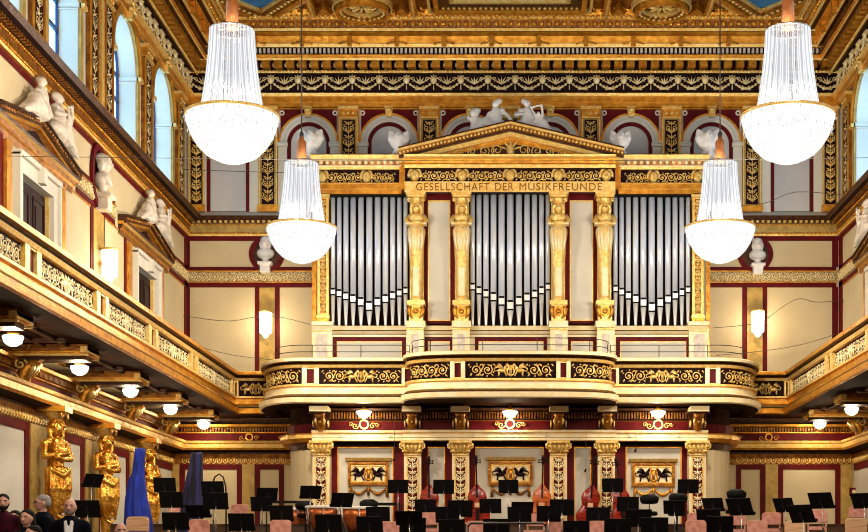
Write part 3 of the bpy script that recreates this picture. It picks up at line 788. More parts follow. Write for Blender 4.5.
# consoles under the gallery
for i,p in enumerate((321,412.5,460.5,558.5,606.5,697.5)):
    mb=MB(backT(YL)); cu=xl(p); e=zy(430,YP); w=.3
    mb.use(BROWN); mb.box(cu-.22,cu+.22,e,e+.42,0,w+.15)
    mb.use(OLDG); mb.tube([(cu,e+.02,w+.1),(cu,e+.1,w+.28),(cu,e+.26,w+.34),(cu,e+.38,w+.42),(cu,e+.46,w+.5)],[.11,.15,.14,.15,.16],8)
    mb.use(BRIGHT)
    for sg in (-1,1): mb.tube([(cu+sg*.2,b,a+w+.12) for a,b in spiral_pts(.12,e+.15,.12,1.4,1,0,10)],.025,5)
    for k in (-1,0,1): mb.tube([(cu+k*.09,e+.36,w+.46),(cu+k*.12,e+.22,w+.44),(cu+k*.09,e+.1,w+.34)],[.02,.04,.02],5)
    mb.use(IVORY); mb.box(cu-.25,cu+.25,e+.46,e+.60,0,w+.75)
    mb.use(BROWN); mb.box(cu-.30,cu+.30,e+.42,e+.46,0,w+.6)
    trim(mb,'gilded scroll console under the organ gallery, %s'%('leftmost','second from the left','third from the left','third from the right','second from the right','rightmost')[i])

# --- parapet profile shared by all galleries
ZT=6.98
PROF=[(-.22,5.74,SOFF),(.16,5.75,IVORY),(.22,5.78,IVORY),(.24,5.91,BROWN),(.10,5.96,BRIGHT),(.15,6.0,IVORY),(.08,6.05,IVORY),(.07,6.19,GOLD),(.13,6.215,BRIGHT),(.13,6.27,BROWN),(.0,6.285,DARK),(.0,6.70,GOLD),(.09,6.715,BRIGHT),(.13,6.79,BROWN),(.03,6.83,BROWN),(.08,6.87,BRIGHT),(.18,6.885,IVORY),(.19,6.97,BRIGHT),(.16,6.985,OLDG),(-.14,6.985,OLDG),(-.14,5.9,OLDG)]
PROFG=[(w,v,(GOLD if m is IVORY else m)) for w,v,m in PROF]
def gal_pier(mb,u0,u1,ivory=True,mid=MAROON):
    # ivory strips either side of a maroon inset
    t=(u1-u0)*.28
    mb.use(IVORY if ivory else BRIGHT); mb.box(u0,u0+t,6.2,6.76,-.05,.085,3); mb.box(u1-t,u1,6.2,6.76,-.05,.085,3)
    mb.use(BRIGHT); mb.box(u0+t,u1-t,6.2,6.30,-.05,.07,3); mb.box(u0+t,u1-t,6.68,6.76,-.05,.07,3)
    mb.use(mid); mb.box(u0+t,u1-t,6.30,6.68,-.05,.02,3)
gallery=thing('organ_gallery','ivory and gold balcony with bowed centre in front of the organ','balcony',(0,40,5.75))
LW=PathT([(-6.87,43.5),(-6.87,42.3)]+[(-5.6-1.27*cos(a),42.3-2.5*sin(a)) for a in [pi/2*i/16 for i in range(1,17)]]+[(-2.6,39.8)])
RW=PathT([(2.6,39.8)]+[(5.6+1.27*sin(a),42.3-2.5*cos(a)) for a in [pi/2*i/16 for i in range(0,17)]]+[(6.87,43.5)])
cp=[]
for i in range(81):
    a=pi*i/80; x=-2.68*(1 if cos(a)>0 else -1)*abs(cos(a))**.55; cp.append((x,39.95-1.45*sin(a)**.5))
CP=PathT(cp)
for nm,Pt,nu in (('parapet',LW,60),('parapet',RW,60),('bowed_parapet',CP,90)):
    mb=MB(Pt); mb.mould(PROF,0,Pt.L,nu,caps=False,smooth=False)
    if Pt is CP:
        seg=[(411.5,449,'s'),(451,465,'p'),(467,554,'l'),(556,570,'p'),(572,610.5,'s')]
    elif Pt is LW: seg=[(270,300,'s'),(302,319,'p'),(321,401,'l'),(402,413,'p')]
    else: seg=[(608,619,'p'),(620,704,'l'),(705,720,'p'),(722,752,'s')]
    rel=[]
    for a,b,k in seg:
        u0,u1=Pt.u_at_px(a),Pt.u_at_px(b)
        if k=='p': gal_pier(mb,u0,u1)
        else: rel.append((u0,u1,k))
    o=mb.build(nm,None,gallery)
    for u0,u1,k in rel:
        r=MB(Pt); r.use(BRIGHT)
        if k=='l': lyre_panel(r,u0+.04,u1-.04,6.30,6.69,.02,.017)
        else: scrolls(r,u0+.04,u1-.04,6.31,6.68,.02,.016)
        r.build('relief_panel',None,o,label='gilded relief of griffins and a lyre' if k=='l' else 'gilded scroll relief')
mb=MB(); mb.use(BROWN)
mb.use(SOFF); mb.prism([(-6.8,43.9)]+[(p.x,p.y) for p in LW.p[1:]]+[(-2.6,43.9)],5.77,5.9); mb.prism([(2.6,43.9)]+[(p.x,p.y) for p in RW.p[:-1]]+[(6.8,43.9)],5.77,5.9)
mb.box(-5.4,-2.7,39.9,43.8,5.765,5.89); mb.box(2.7,5.4,39.9,43.8,5.765,5.89)
mb.prism([(-2.6,43.9),(-2.6,39.85)]+[(p.x,p.y) for p in CP.p[2:-2]]+[(2.6,39.85),(2.6,43.9)],5.77,5.9)
o=mb.build('gallery_floor',None,gallery)
# thin guard rails over the parapet
for Pt,a,b in ((LW,3.2,None),(CP,0.3,None),(RW,0.0,None)):
    r=MB(Pt); r.use(BMETAL)
    u0=a if Pt is LW else .1; u1=Pt.L-(.1 if Pt is not RW else 3.2)
    for h in (7.16,7.34):
        r.tube([(u0+(u1-u0)*i/40,h,-.05) for i in range(41)],.011,5)
    n=max(3,int((u1-u0)/1.3))
    for i in range(n+1):
        u=u0+(u1-u0)*i/n; r.tube([(u,6.97,-.05),(u,7.34,-.05)],.012,5)
    r.build('guard_rail',None,gallery,label='thin dark metal guard rail')
# --- side galleries
def side_gallery(T,end,name,lower_T,posts,xw,xe,cornT,c0,c1,sg):
    g=thing('side_gallery','gilded balcony with scroll panels running along the %s wall'%name,'balcony',(xw,30,5.75))
    mb=MB(T); mb.mould(PROFG,10,end,1,caps=False)
    for c in posts: gal_pier(mb,c-.42,c+.42,False)
    gal_pier(mb,end-.5,end-.05,False)
    o=mb.build('parapet',None,g)
    e=[posts[0]-4.1]+posts+[end-.1]
    for i in range(len(e)-1):
        a,b=e[i]+.47,e[i+1]-.47
        if b-a<.8: continue
        r=MB(T); r.use(PGOLD); lyre_panel(r,a,b,6.30,6.69,.004,.0125); r.build('relief_panel',None,o)
    # return along the end wall
    mb=MB(cornT); mb.mould(PROFG,c0,c1,1,caps=False)
    p=c0 if sg<0 else c1
    gal_pier(mb,*( (c0+.02,c0+.2) if sg<0 else (c1-.2,c1-.02)),False)
    o=mb.build('end_parapet',None,g)
    r=MB(cornT); r.use(BRIGHT); lyre_panel(r,c0+(.24 if sg<0 else .04),c1-(.04 if sg<0 else .24),6.30,6.69,.02,.018); r.build('relief_panel',None,o,label='small gilded lyre panel')
    # floor and soffit with beams
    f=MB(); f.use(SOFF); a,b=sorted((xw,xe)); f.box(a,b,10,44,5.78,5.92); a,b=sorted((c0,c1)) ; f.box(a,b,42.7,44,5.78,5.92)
    f.use(BROWN)
    for q in (.7,1.15,1.6): a=xw+sg*q; f.box(a-.04,a+.04,10,42.7,5.72,5.78)
    for y in [23.3,27.4,31.6,35.7,39.9]:
        for e in (-.9,.9): a,b=sorted((xw+sg*.5,xe)); f.box(a,b,y+e-.05,y+e+.05,5.70,5.78)
    f.build('gallery_floor',None,g)
    for y in [21.2,25.35,29.5,33.65,37.8,41.85]:
        k=MB(); x0,x1=sorted((xw-sg*-.35*-1 if False else xw+sg*.3,xe))
        k.use(OLDG); k.box(x0,x1,y-.42,y+.42,5.66,5.78); k.use(GOLD); k.box(x0+(.06),x1-.06,y-.34,y+.34,5.58,5.66)
        k.use(BRIGHT); x2,x3=sorted((xw+sg*.3,xw+sg*.42)); k.box(x2-.02,x3+.0,y-.44,y+.44,5.62,5.74)
        k.use(BROWN); k.box(x0+.1,x1-.1,y-.25,y+.25,5.5,5.58); k.use(BRIGHT)
        beads(k,y-.3,y+.3,5.6,0,.0001,.2) if False else None
        for q in (-.36,.36): k.box(x0,x1,y+q-.03,y+q+.03,5.56,5.6)
        k.build('soffit_beam',None,g)
        k=MB(lower_T); k.use(GOLD)
        k.tube([(y,5.0+.06,.15),(y,5.15,.35),(y,5.35,.40),(y,5.55,.62)],[.13,.16,.15,.17],8)
        k.use(BRIGHT)
        for q in (-.22,.22):
            k.tube([(y+q,b,a) for a,b in spiral_pts(.36,5.42,.14,1.4,1,0,10)],.03,5)
            k.tube([(y+q,b,a) for a,b in spiral_pts(.22,5.14,.1,1.4,1,0,10)],.025,5)
        for q in (-.1,.0,.1): k.tube([(y+q,5.5,.62),(y+q*1.5,5.34,.58),(y+q,5.16,.46)],[.03,.06,.02],5)
        k.build('console',None,g,label='gilded scroll console')
    return g
postsL=[24.6,28.8,32.9,37.2]
side_gallery(leftT(-8.0),42.75,'left',leftT(XLL),postsL,-8.0,XLL,backT(42.7),-8.02,-6.85,-1)
side_gallery(rightT(8.08),42.75,'right',rightT(XRL),postsL,8.08,XRL,backT(42.7),6.85,8.1,1)

# ================================================================== THE ORGAN
YO=42.4; YC=42.05
organ=thing('pipe_organ','pipe organ in a gilded case with pediment and three pipe fields','pipe organ',(0,42.4,5.9))
def so(p,Y=YO): return X(p,Y)
# case
mb=MB(backT(YO)); top=zy(157,YO)
mb.use(OLDG); mb.box(so(314),so(404),5.9,zy(195,YO),-1.55,-.45); mb.box(so(616),so(706),5.9,zy(195,YO),-1.55,-.45)
mb.box(so(402),so(618),5.9,zy(192,YO),-1.55,-.45)
mb.use(GOLD); mb.box(so(313),so(402),zy(195,YO),top,-1.55,0); mb.box(so(618),so(707),zy(195,YO),top,-1.55,0); mb.box(so(400),so(620),zy(192,YO),zy(157,YO),-1.55,.3)
mb.use(DARK)
for a,b in ((329,409),(470,551),(611,693)): mb.box(so(a),so(b),zy(331,YO),zy(192,YO),-.45,-.42)
mb.build('case',None,organ)
def side_cornice(a,b,heads):
    mb=MB(backT(YO)); z=lambda p:zy(p,YO-.2)
    mb.mould([(.12,z(195),BROWN),(.2,z(194),GOLD),(.2,z(189.5),BRIGHT),(.24,z(189),GOLD),(.24,z(184.5),BRIGHT),(.3,z(183.5),BROWN),(.10,z(183),DARK),(.10,z(170.5),BROWN),(.26,z(170),BRIGHT),(.3,z(167.5),IVORY),(.32,z(166.5),BROWN),(.3,z(166),OLDG),(.34,z(162.5),IVORY),(.5,z(161.5),BRIGHT),(.56,z(158),BROWN),(.58,z(157.3),OLDG),(.1,z(157))],so(a),so(b),back=-1.4)
    mb.use(BRIGHT)
    e=[so(a)+.1]+[so(h) for h in heads]+[so(b)-.1]
    for i in range(len(e)-1): scrolls(mb,e[i]+.12,e[i+1]-.12,z(182),z(171.5),.11,.017)
    for h in heads:
        mb.ball((so(h),z(176.5),.14),(.13,.17,.12),10,8); mb.tube([(so(h)+.16*cos(q),z(176)+.2*sin(q),.14) for q in [pi*.1*i for i in range(-1,12)]],.04,5)
        mb.ball((so(h),z(178.5),.26),(.04,.05,.04),6,4)
    mb.use(IVORY); beads(mb,so(a),so(b),z(164),.36,.06,.18)
    mb.build('side_cornice',None,organ)
side_cornice(313,402,(323,367)); side_cornice(618,707,(653,697))
mb=MB(backT(YO)); z=lambda p:zy(p,YO-.6)
mb.mould([(.45,z(192),BROWN),(.55,z(191.5),BRIGHT),(.56,z(181),BROWN),(.44,z(180.5),DARK),(.44,z(168.5),BROWN),(.62,z(168),BRIGHT),(.66,z(165),GOLD),(.72,z(164),GOLD),(.74,z(160),BRIGHT),(.88,z(159),BRIGHT),(.9,z(157),GOLD),(.3,z(156.8))],so(404.5,YO-.6),so(615.5,YO-.6),back=-.2)
mb.use(BRIGHT); hs=[414.5,462,510,558.5,606.5]; 
for i in range(4): scrolls(mb,so(hs[i],41.8)+.16,so(hs[i+1],41.8)-.16,z(179.5),z(169.5),.45,.018)
for h in hs:
    c=so(h,41.8); mb.ball((c,z(174.5),.5),(.14,.17,.14),10,8); mb.tube([(c+.17*cos(q),z(174)+.2*sin(q),.48) for q in [pi*.1*i for i in range(-1,12)]],.045,5); mb.ball((c,z(176),.64),(.04,.05,.04),6,4)
mb.build('central_cornice',None,organ)
# inscription
for word,p0,p1 in (('GESELLSCHAFT',416,489.5),('DER',495,513.5),('MUSIKFREUNDE',519.5,602)):
    cu=bpy.data.curves.new('inscription','FONT'); cu.body=word; cu.extrude=.008; cu.size=.36; cu.align_x='CENTER'; cu.align_y='CENTER'; cu.space_character=1.15
    to=bpy.data.objects.new('tmp',cu); COL.objects.link(to); bpy.context.view_layer.update()
    me=bpy.data.meshes.new_from_object(to.evaluated_get(bpy.context.evaluated_depsgraph_get())); bpy.data.objects.remove(to)
    xs=[v.co.x for v in me.vertices]; ys=[v.co.y for v in me.vertices]; wd=max(xs)-min(xs); tw=so(p1,41.8)-so(p0,41.8); ht=max(ys)-min(ys); th=.215
    for v in me.vertices:
        x,y,q=v.co; v.co=((x-(max(xs)+min(xs))/2)/wd*tw+so((p0+p1)/2,41.8),YO-.56-q*1.0,z(186.3)+(y-(max(ys)+min(ys))/2)/ht*th)
    me.materials.clear(); me.materials.append(OLDG)
    ins=bpy.data.objects.new('inscription',me); COL.objects.link(ins); ins.parent=organ; ins.location=-organ.location
    tag(ins,'dark gold capital letters reading '+word)
# pediment
mb=MB(backT(YO)); z0=z(158); z1=z(127); xa,xb,xc=so(398.5,41.6),so(624,41.6),so(510.5,41.6)
mb.use(GOLD); mb.prism([(xa+.5,z0),(xb-.5,z0),(xc,z1-.2)],-.6,.45)
for sg,xe in ((-1,xa),(1,xb)):
    def rk(o0,o1,w1,m):
        mb.use(m); mb.prism([(xe,z0+o0),(xc,z1+o0-.12),(xc,z1+o1-.12),(xe,z0+o1)],-.6,w1)
    rk(-.14,-.02,.62,BRIGHT); rk(-.02,.02,.72,BROWN); rk(.02,.13,.82,OLDG); rk(.13,.19,.9,BRIGHT); rk(.19,.23,.92,BROWN)
    mb.use(BRIGHT)
    for i in range(30):
        t=(i+.5)/30; mb.ball((xe+(xc-xe)*t,z0+.075+(z1-.12-z0)*t,.83),(.045,.045,.05),5,4)
mb.use(BROWN); mb.prism([(xa+.9,z0+.02),(xb-.9,z0+.02),(xc,z1-.42)],.45,.46)
mb.use(BRIGHT)
for sg in (-1,1):
    for k in range(6):
        R=.19-.022*k; c=xc+sg*(.38+.36*k)
        mb.tube([(a,b,.48) for a,b in spiral_pts(c,z0+.07+R,R,1.5,sg*(-1)**k,-pi/2,12)],.022,4)
        leafy(mb,c+sg*.1,z0+.1,pi/2,R*1.6,.48,.02)
mb.ball((xc,z0+.25,.5),(.12,.2,.1),8,6)
for k in range(5): leafy(mb,xc,z0+.25,pi*(k+.5)/5,.42,.48,.025)
mb.build('pediment',None,organ)
# pipe field framing
def herm(p,Yw,parent):
    c=X(p,42.0); mb=MB(backT(YO)); z=lambda q:zy(q,41.9); w=.30; mb.use(BRIGHT)
    mb.box(c-.2,c+.2,z(328),z(192),-.3,.05)
    # plinth block with wreath
    mb.use(IVORY); mb.box(c-.27,c+.27,z(327.5),z(321),-.2,.55); mb.use(BRIGHT); mb.box(c-.2,c+.2,z(321),z(304.5),-.1,.42); mb.box(c-.25,c+.25,z(304.5),z(300),-.2,.5)
    mb.use(GOLD); mb.ring(c,z(311),.09,.14,0,2*pi,.42,.47,14,True); mb.ball((c,z(311),.45),(.07,.07,.05),8,5)
    for sg in (-1,1): mb.tube([(c+sg*.14,z(306),.44),(c+sg*.2,z(309),.47),(c+sg*.18,z(314),.46),(c+sg*.1,z(318),.44)],[.04,.06,.05,.02],5)
    # tapered sheath
    mb.use(BRIGHT); mb.smooth=True
    mb.lathe([(.19,z(300)),(.18,z(297)),(.15,z(295)),(.165,z(285)),(.19,z(262)),(.225,z(240)),(.26,z(231)),(.25,z(227)),(.19,z(224)),(.2,z(219)),(.24,z(215)),(.2,z(212.5)),(.08,z(211)),(.08,z(209.5))],c,.22,14)
    # drapery swags and leaf tracery
    mb.use(IVORY)
    for k in range(-2,3): mb.tube([(c+k*.09,z(226),.22+.22*cos(k*.4)),(c+k*.085,z(240),.24+.2*cos(k*.4)),(c+k*.06,z(252),.24+.16*cos(k*.4))],[.03,.05,.015],6)
    mb.use(GOLD)
    for k in range(5):
        zz=z(244+5*k)
        for sg in (-1,1): mb.tube([(a,b,.40-.012*k) for a,b in spiral_pts(c+sg*.07,zz,.05,1.2,sg,-pi/2,7)],.016,4)
    mb.use(IVORY); mb.box(c-.085,c+.085,z(295),z(266),.30,.40)
    # crossed arms, head, capital
    mb.use(BRIGHT)
    for sg in (-1,1): mb.tube([(c+sg*.2,z(214),.24),(c+sg*.28,z(219.5),.30),(c+sg*.18,z(223),.44),(c-sg*.1,z(221),.48)],[.08,.07,.06,.045],8)
    mb.use(IVORY); mb.box(c-.3,c+.3,z(224),z(222.4),.2,.48)
    mb.use(BRIGHT)
    mb.ball((c,z(206.3),.30),(.105,.14,.13),12,9); mb.ball((c,z(206.5),.43),(.018,.035,.03),6,4)
    for sg in (-1,1):
        mb.tube([(c+sg*.05,z(202.5),.34),(c+sg*.13,z(204.5),.30),(c+sg*.15,z(208.5),.28),(c+sg*.13,z(212.5),.34)],[.04,.055,.05,.03],6)
        mb.use(BROWN); mb.ball((c+sg*.04,z(205.8),.42),(.018,.01,.01),5,4); mb.use(BRIGHT)
    mb.lathe([(.12,z(202.5)),(.15,z(200)),(.2,z(197.5)),(.19,z(196.5))],c,.24,12)
    mb.box(c-.24,c+.24,z(196.5),z(194.5),-.1,.5); mb.box(c-.28,c+.28,z(194.5),z(192),-.1,.56)
    for sg in (-1,1): mb.tube([(a,b,.44) for a,b in spiral_pts(c+sg*.19,z(199),.06,1.3,sg,-pi/2,8)],.022,5)
    mb.smooth=False
    mb.build('herm_column',None,parent)
for p in (416,461.5,558.5,605): herm(p,0,organ)
for p in (323.5,697.5):
    c=so(p); mb=MB(backT(YO)); z=lambda q:zy(q,YO); mb.use(BRIGHT); mb.box(c-.16,c+.16,z(318),z(195),-.3,.1)
    mb.use(OLDG); mb.box(c-.085,c+.085,z(314),z(200),.1,.11); mb.use(BRIGHT); candelabra(mb,c,z(313),z(201),.17,.12,.014)
    mb.box(c-.19,c+.19,z(319),z(316),-.2,.16); mb.use(GOLD); mb.box(c-.17,c+.17,z(323),z(319),-.3,.14); mb.use(IVORY); mb.box(c-.3,c+.3,z(327),z(323),-.3,.3)
    mb.use(BRIGHT); mb.box(c-.2,c+.2,z(199),z(195),-.2,.2)
    mb.build('side_pilaster',None,organ)
# infill panels
for a,b in ((422.5,455.5),(564.5,598.5)):
    mb=MB(backT(YO)); z=lambda q:zy(q,YO); mb.use(MAROON); mb.box(so(a),so(b),z(323),z(192),-.3,-.05)
    mb.use(BRIGHT); mb.box(so(a+5.3),so(b-5.3),z(320.5),z(200),-.05,-.03); mb.use(PALE); mb.box(so(a+6.6),so(b-6.6),z(319.5),z(202),-.03,-.015)
    mb.build('infill_panel',None,organ,label='tall pale panel in a maroon border')
# pedestal zone
mb=MB(backT(YO)); z=lambda q:zy(q,YO-.2)
mb.use(IVORY); mb.mould([(.0,5.9,IVORY),(.0,z(333.5),BROWN),(.06,z(333),IVORY),(.12,z(330.5),BROWN),(.2,z(330),IVORY),(.24,z(326),IVORY),(-.4,z(325.5))],so(313),so(707),back=-.4)
for a,b,d in ((333,406,4),(425,453,3),(475,547,3.5),(568,596,3),(616,690,4)):
    mb.use(MAROON); mb.box(so(a),so(b),5.9,z(336),0,.03); mb.use(BRIGHT); mb.box(so(a+d),so(b-d),5.9,z(340.5),.03,.045); mb.use(PALE); mb.box(so(a+d+.8),so(b-d-.8),5.9,z(341.5),.045,.055)
for p in (322.5,698.5): mb.use(IVORY); mb.box(so(p-10),so(p+10),5.9,z(329),-.1,.14); mb.use(STONE); mb.box(so(p-5.5),so(p+5.5),5.9,z(334),.14,.16); mb.use(BRIGHT); mb.box(so(p-10.5),so(p+10.5),z(331),z(329),-.1,.2)
for p in (416,461.5,558.5,605): mb.use(IVORY); mb.box(so(p-8.5),so(p+8.5),5.9,z(329),0,.4); mb.use(STONE); mb.box(so(p-3.6),so(p+3.6),5.9,z(335),.4,.42); mb.use(BRIGHT); mb.box(so(p-9),so(p+9),z(331),z(329),0,.46)
mb.build('pedestal',None,organ)
# pipes
def pipe(c,r,zt,zm,zb_,par):
    w=-.02
    mb=MB(backT(YO)); mb.use(PIPE)
    mb.lathe([(r,zm+.02),(r,zt)],c,w,20)
    o=mb.build('pipe',None,par)
    k=MB(backT(YO)); k.use(PIPEB); hm=r*2.4
    k.lathe([(r*1.0,zm-hm),(r*1.0,zm+.0)],c,w,20); k.box(c-r*.86,c+r*.86,zm-hm*.96,zm-.02,w+r*.55,w+r*1.06)
    k.use(BLACK); k.box(c-r*.8,c+r*.8,zm-.03,zm+.03,w+r*.6,w+r*1.08); k.box(c-r*.9,c+r*.9,zm-hm-.035,zm-hm+.01,w+r*.5,w+r*1.05)
    k.build('pipe_mouth',None,o)
    k=MB(backT(YO)); k.use(PIPEB); k.lathe([(.03,zb_),(.035,zb_+.03),(r*.97,zm-hm-.03)],c,w,18)
    k.build('pipe_foot',None,o)
def field(a,b,mouths,topy):
    n=len(mouths); 
    # widths grow to the centre
    ws=[1.0+.45*(1-abs(i-(n-1)/2)/((n-1)/2)) for i in range(n)]; tot=sum(ws); x=a
    for i,mz in enumerate(mouths):
        wd=(b-a)*ws[i]/tot; c=so(x+wd/2); x+=wd; r=wd*YO/F*.375
        pipe(c,r,zy(topy,YO),zy(mz,YO),zy(325.5,YO),organ)
MO=[284,287,290.5,293.5,297,301.5,297,293.5,290.5,287,284]
field(330,408.5,[291,292.5,295,297.5,299,302,299,296,293.5,291,291] if False else [289,290.5,293,295.5,298.5,302.5,298.5,295.5,292.5,290,288],197)
field(469.5,551,[284,287.5,290.5,293.5,297.5,301.5,297.5,294,291,287.5,284],195)
field(612.5,691,[286,289,292.5,295.5,299,303.5,299,296,292.5,289.5,287],197)
for a,b,t in ((329.5,409,195.5),(470,551,192.5),(612,692,195.5)):
    mb=MB(backT(YO)); mb.use(BLACK); mb.box(so(a),so(b),zy(t+2.3,YO),zy(t-.5,YO),-.3,.16); mb.build('pipe_rail',None,organ,label='dark rail across the pipe tops')

# ------------------------------------------------------------------ sculptures
def recl(M,name,label,cat,group,lyre_=False,child=False,material=None,voxel=.026,rs=None):
    f=Fig(M); m=material or MARBLE; f.rs=rs
    f.ell((0,0,.16),(.34,.24,.2)); f.cap((0,0,.2),(.03,.0,.55),.19,.17); f.cap((.03,0,.55),(.02,0,.68),.18,.15)
    f.cap((-.15,0,.66),(.2,0,.66),.09,.09); f.cap((.02,0,.7),(.03,.02,.84),.07,.065)
    f.ell((.03,.03,.95),(.11,.12,.14)); f.ell((-.01,-.02,1.0),(.13,.13,.11)); f.ell((-.09,-.05,.98),(.06,.06,.06)); f.cap((.04,.14,.95),(.04,.16,.92),.02,.025)
    # legs stretched under drapery down the slope (+x)
    f.chain([(.05,.0,.2),(.42,.02,.44),(.62,.04,.2),(.98,.06,.08)],[.2,.16,.13,.08]); f.chain([(.05,-.08,.14),(.5,-.06,.24),(1.05,-.04,.06)],[.2,.16,.08])
    f.ell((.4,.0,.2),(.36,.17,.2)); f.cap((1.0,.06,.06),(1.14,.08,.04),.055,.045); f.ell((-.1,.0,.12),(.25,.2,.14))
    for k in range(6): f.cap((.12+.1*k,.13,.42-.05*abs(k-2.5)),(.22+.14*k,.15,.06),.035,.02)
    if lyre_:
        f.chain([(-.15,0,.64),(-.28,.1,.45),(-.1,.26,.5)],[.075,.06,.045]); f.chain([(.2,0,.64),(.32,.14,.5),(.34,.24,.68)],[.075,.06,.045])
        f.chain([(.3,.2,.38),(.22,.22,.62),(.12,.22,.82)],[.045,.035,.03]); f.chain([(.3,.2,.38),(.46,.2,.66),(.42,.2,.98)],[.045,.035,.045]); f.cap((.14,.22,.8),(.44,.22,.98),.03,.03)
    else:
        f.chain([(-.15,0,.64),(-.32,.05,.4),(-.42,.1,.18)],[.075,.06,.05]); f.chain([(.2,0,.64),(.34,.14,.45),(.4,.2,.3)],[.075,.06,.045])
    if child:
        f.cap((.62,.04,.3),(.6,.05,.6),.14,.12); f.ell((.6,.06,.82),(.14,.13,.17)); f.ell((.6,.0,.86),(.17,.14,.14)); f.cap((.6,.18,.82),(.6,.2,.78),.03,.03); f.chain([(.5,.05,.58),(.4,.18,.42)],[.06,.05]); f.chain([(.7,.05,.58),(.78,.16,.7)],[.06,.05])
    o=f.build(name,m,None,voxel,3); tag(o,label,cat,group); return o
def MX(x,y,z,ax,ay,s,st=1.):  # local x->ax, local y (towards viewer)->ay
    ax=Vector(ax).normalized()*st; ay=Vector(ay).normalized(); az=Vector((0,0,1))
    M=Matrix(((ax.x,ay.x,az.x,x),(ax.y,ay.y,az.y,y),(ax.z,ay.z,az.z,z),(0,0,0,1)))
    return M@Matrix.Scale(s,4)
Yt=42.12
recl(MX(X(497,Yt),Yt,Z(129.5,Yt)-.08,(-1,0,-.27),(0,-1,0),.86,1.25),'gable_statue','white marble reclining muse with child on left slope of the organ pediment','statue','reclining statues on the organ pediment',child=True,rs=.98)
recl(MX(X(526,Yt),Yt,Z(129.5,Yt)-.08,(1,0,-.27),(0,-1,0),.86,1.25),'gable_statue','white marble reclining muse holding a lyre on right slope of the organ pediment','statue','reclining statues on the organ pediment',lyre_=True,rs=.98)
def acro(px_,Yt,zb_,label,s=1.,fl=1):
    M=MX(X(px_,Yt),Yt,zb_,(fl,0,0),(0,-1,0),s); f=Fig(M)
    f.ell((0,0,.06),(.17,.14,.08)); f.cap((0,0,.1),(0,0,.34),.13,.19); f.ell((0,.03,.42),(.2,.15,.2))
    for s_ in (-1,1):
        f.chain([(s_*.1,0,.3),(s_*.21,.0,.46),(s_*.24,.0,.64)],[.14,.12,.06]); f.chain([(s_*.1,0,.4),(s_*.17,0,.6)],[.1,.07])
        f.cap((s_*.1,.05,.1),(s_*.14,.1,.0),.06,.05)
    f.ell((-.02,.12,.56),(.08,.1,.09)); f.cap((-.02,.2,.54),(-.02,.26,.47),.04,.025)
    tag(f.build('winged_finial',MARBLE,None,.02,2),label,'sculpture','winged finials on the organ cornice')
acro(399,42.1,Z(155,42.1),'white winged finial at the left foot of the organ pediment')
acro(620,42.1,Z(155,42.1),'white winged finial at the right foot of the organ pediment',1,-1)
acro(311,42.3,Z(157,42.3),'white winged finial at the left end of the organ top behind the hanging lamp stem',1.15)
acro(708,42.3,Z(157,42.3),'white winged finial at the right end of the organ top behind the hanging lamp stem',1.15,-1)
for nm,Xw,sg in (('left',XL,1),('right',XR,-1)):
    for c,on in ((29.8,'second from the organ'),(38.8,'first from the organ')):
        if nm=='right' and c<35: continue
        xx=Xw+sg*.22
        recl(MX(xx,c-.2,10.34,(0,-1,-.12),(sg,0,0),.80,1.25),'pediment_statue','stone figure reclining on the near slope, %s wall pediment, %s'%(nm,on),'statue','reclining statues on the wall pediments',material=STONE,voxel=.02,rs=.95)
        recl(MX(xx,c+.85,10.30,(0,1,-.10),(sg,0,0),.84,1.3),'pediment_statue','stone figure with harp on the far slope, %s wall pediment, %s'%(nm,on),'statue','reclining statues on the wall pediments',lyre_=True,material=STONE,voxel=.02,rs=.98)
def bust(M,label,material=STONE):
    f=Fig(M)
    f.rawbox(-.2,.2,-.05,.3,-.08,0); f.rawbox(-.14,.14,-.05,.24,-.3,-.08); f.cap((0,.1,0),(0,.1,.12),.1,.07)
    f.ell((0,.1,.24),(.25,.15,.17)); f.cap((-.12,.1,.28),(.12,.1,.28),.09,.09); f.cap((0,.1,.28),(0,.12,.46),.11,.09); f.ell((0,.13,.55),(.125,.14,.17)); f.ell((0,.08,.61),(.15,.14,.13)); f.cap((0,.27,.54),(0,.28,.51),.02,.028)
    f.ell((-.12,.1,.50),(.05,.07,.12)); f.ell((.12,.1,.50),(.05,.07,.12))
    for k in range(-2,3): f.cap((k*.09,.2,.32-.03*abs(k)),(k*.05,.24,.16),.03,.02)
    tag(f.build('composer_bust',material,None,.022,2),label,'bust','busts of men in wall niches')
bust(MX(px(266),YB,zb(263),(1,0,0),(0,-1,0),1.08),'pale bust on a bracket in the left round niche of the end wall',MARBLE)
bust(MX(px(757),YB,zb(264.5),(1,0,0),(0,-1,0),1.06),'pale bust on a bracket in the right round niche of the end wall',MARBLE)
bust(MX(XL,34.4,10.05,(0,1,0),(1,0,0),1.3),'stone bust in the dark oval niche of the left wall')
bust(MX(XR,34.4,10.05,(0,-1,0),(-1,0,0),1.3),'stone bust in the dark oval niche of the right wall') if False else None
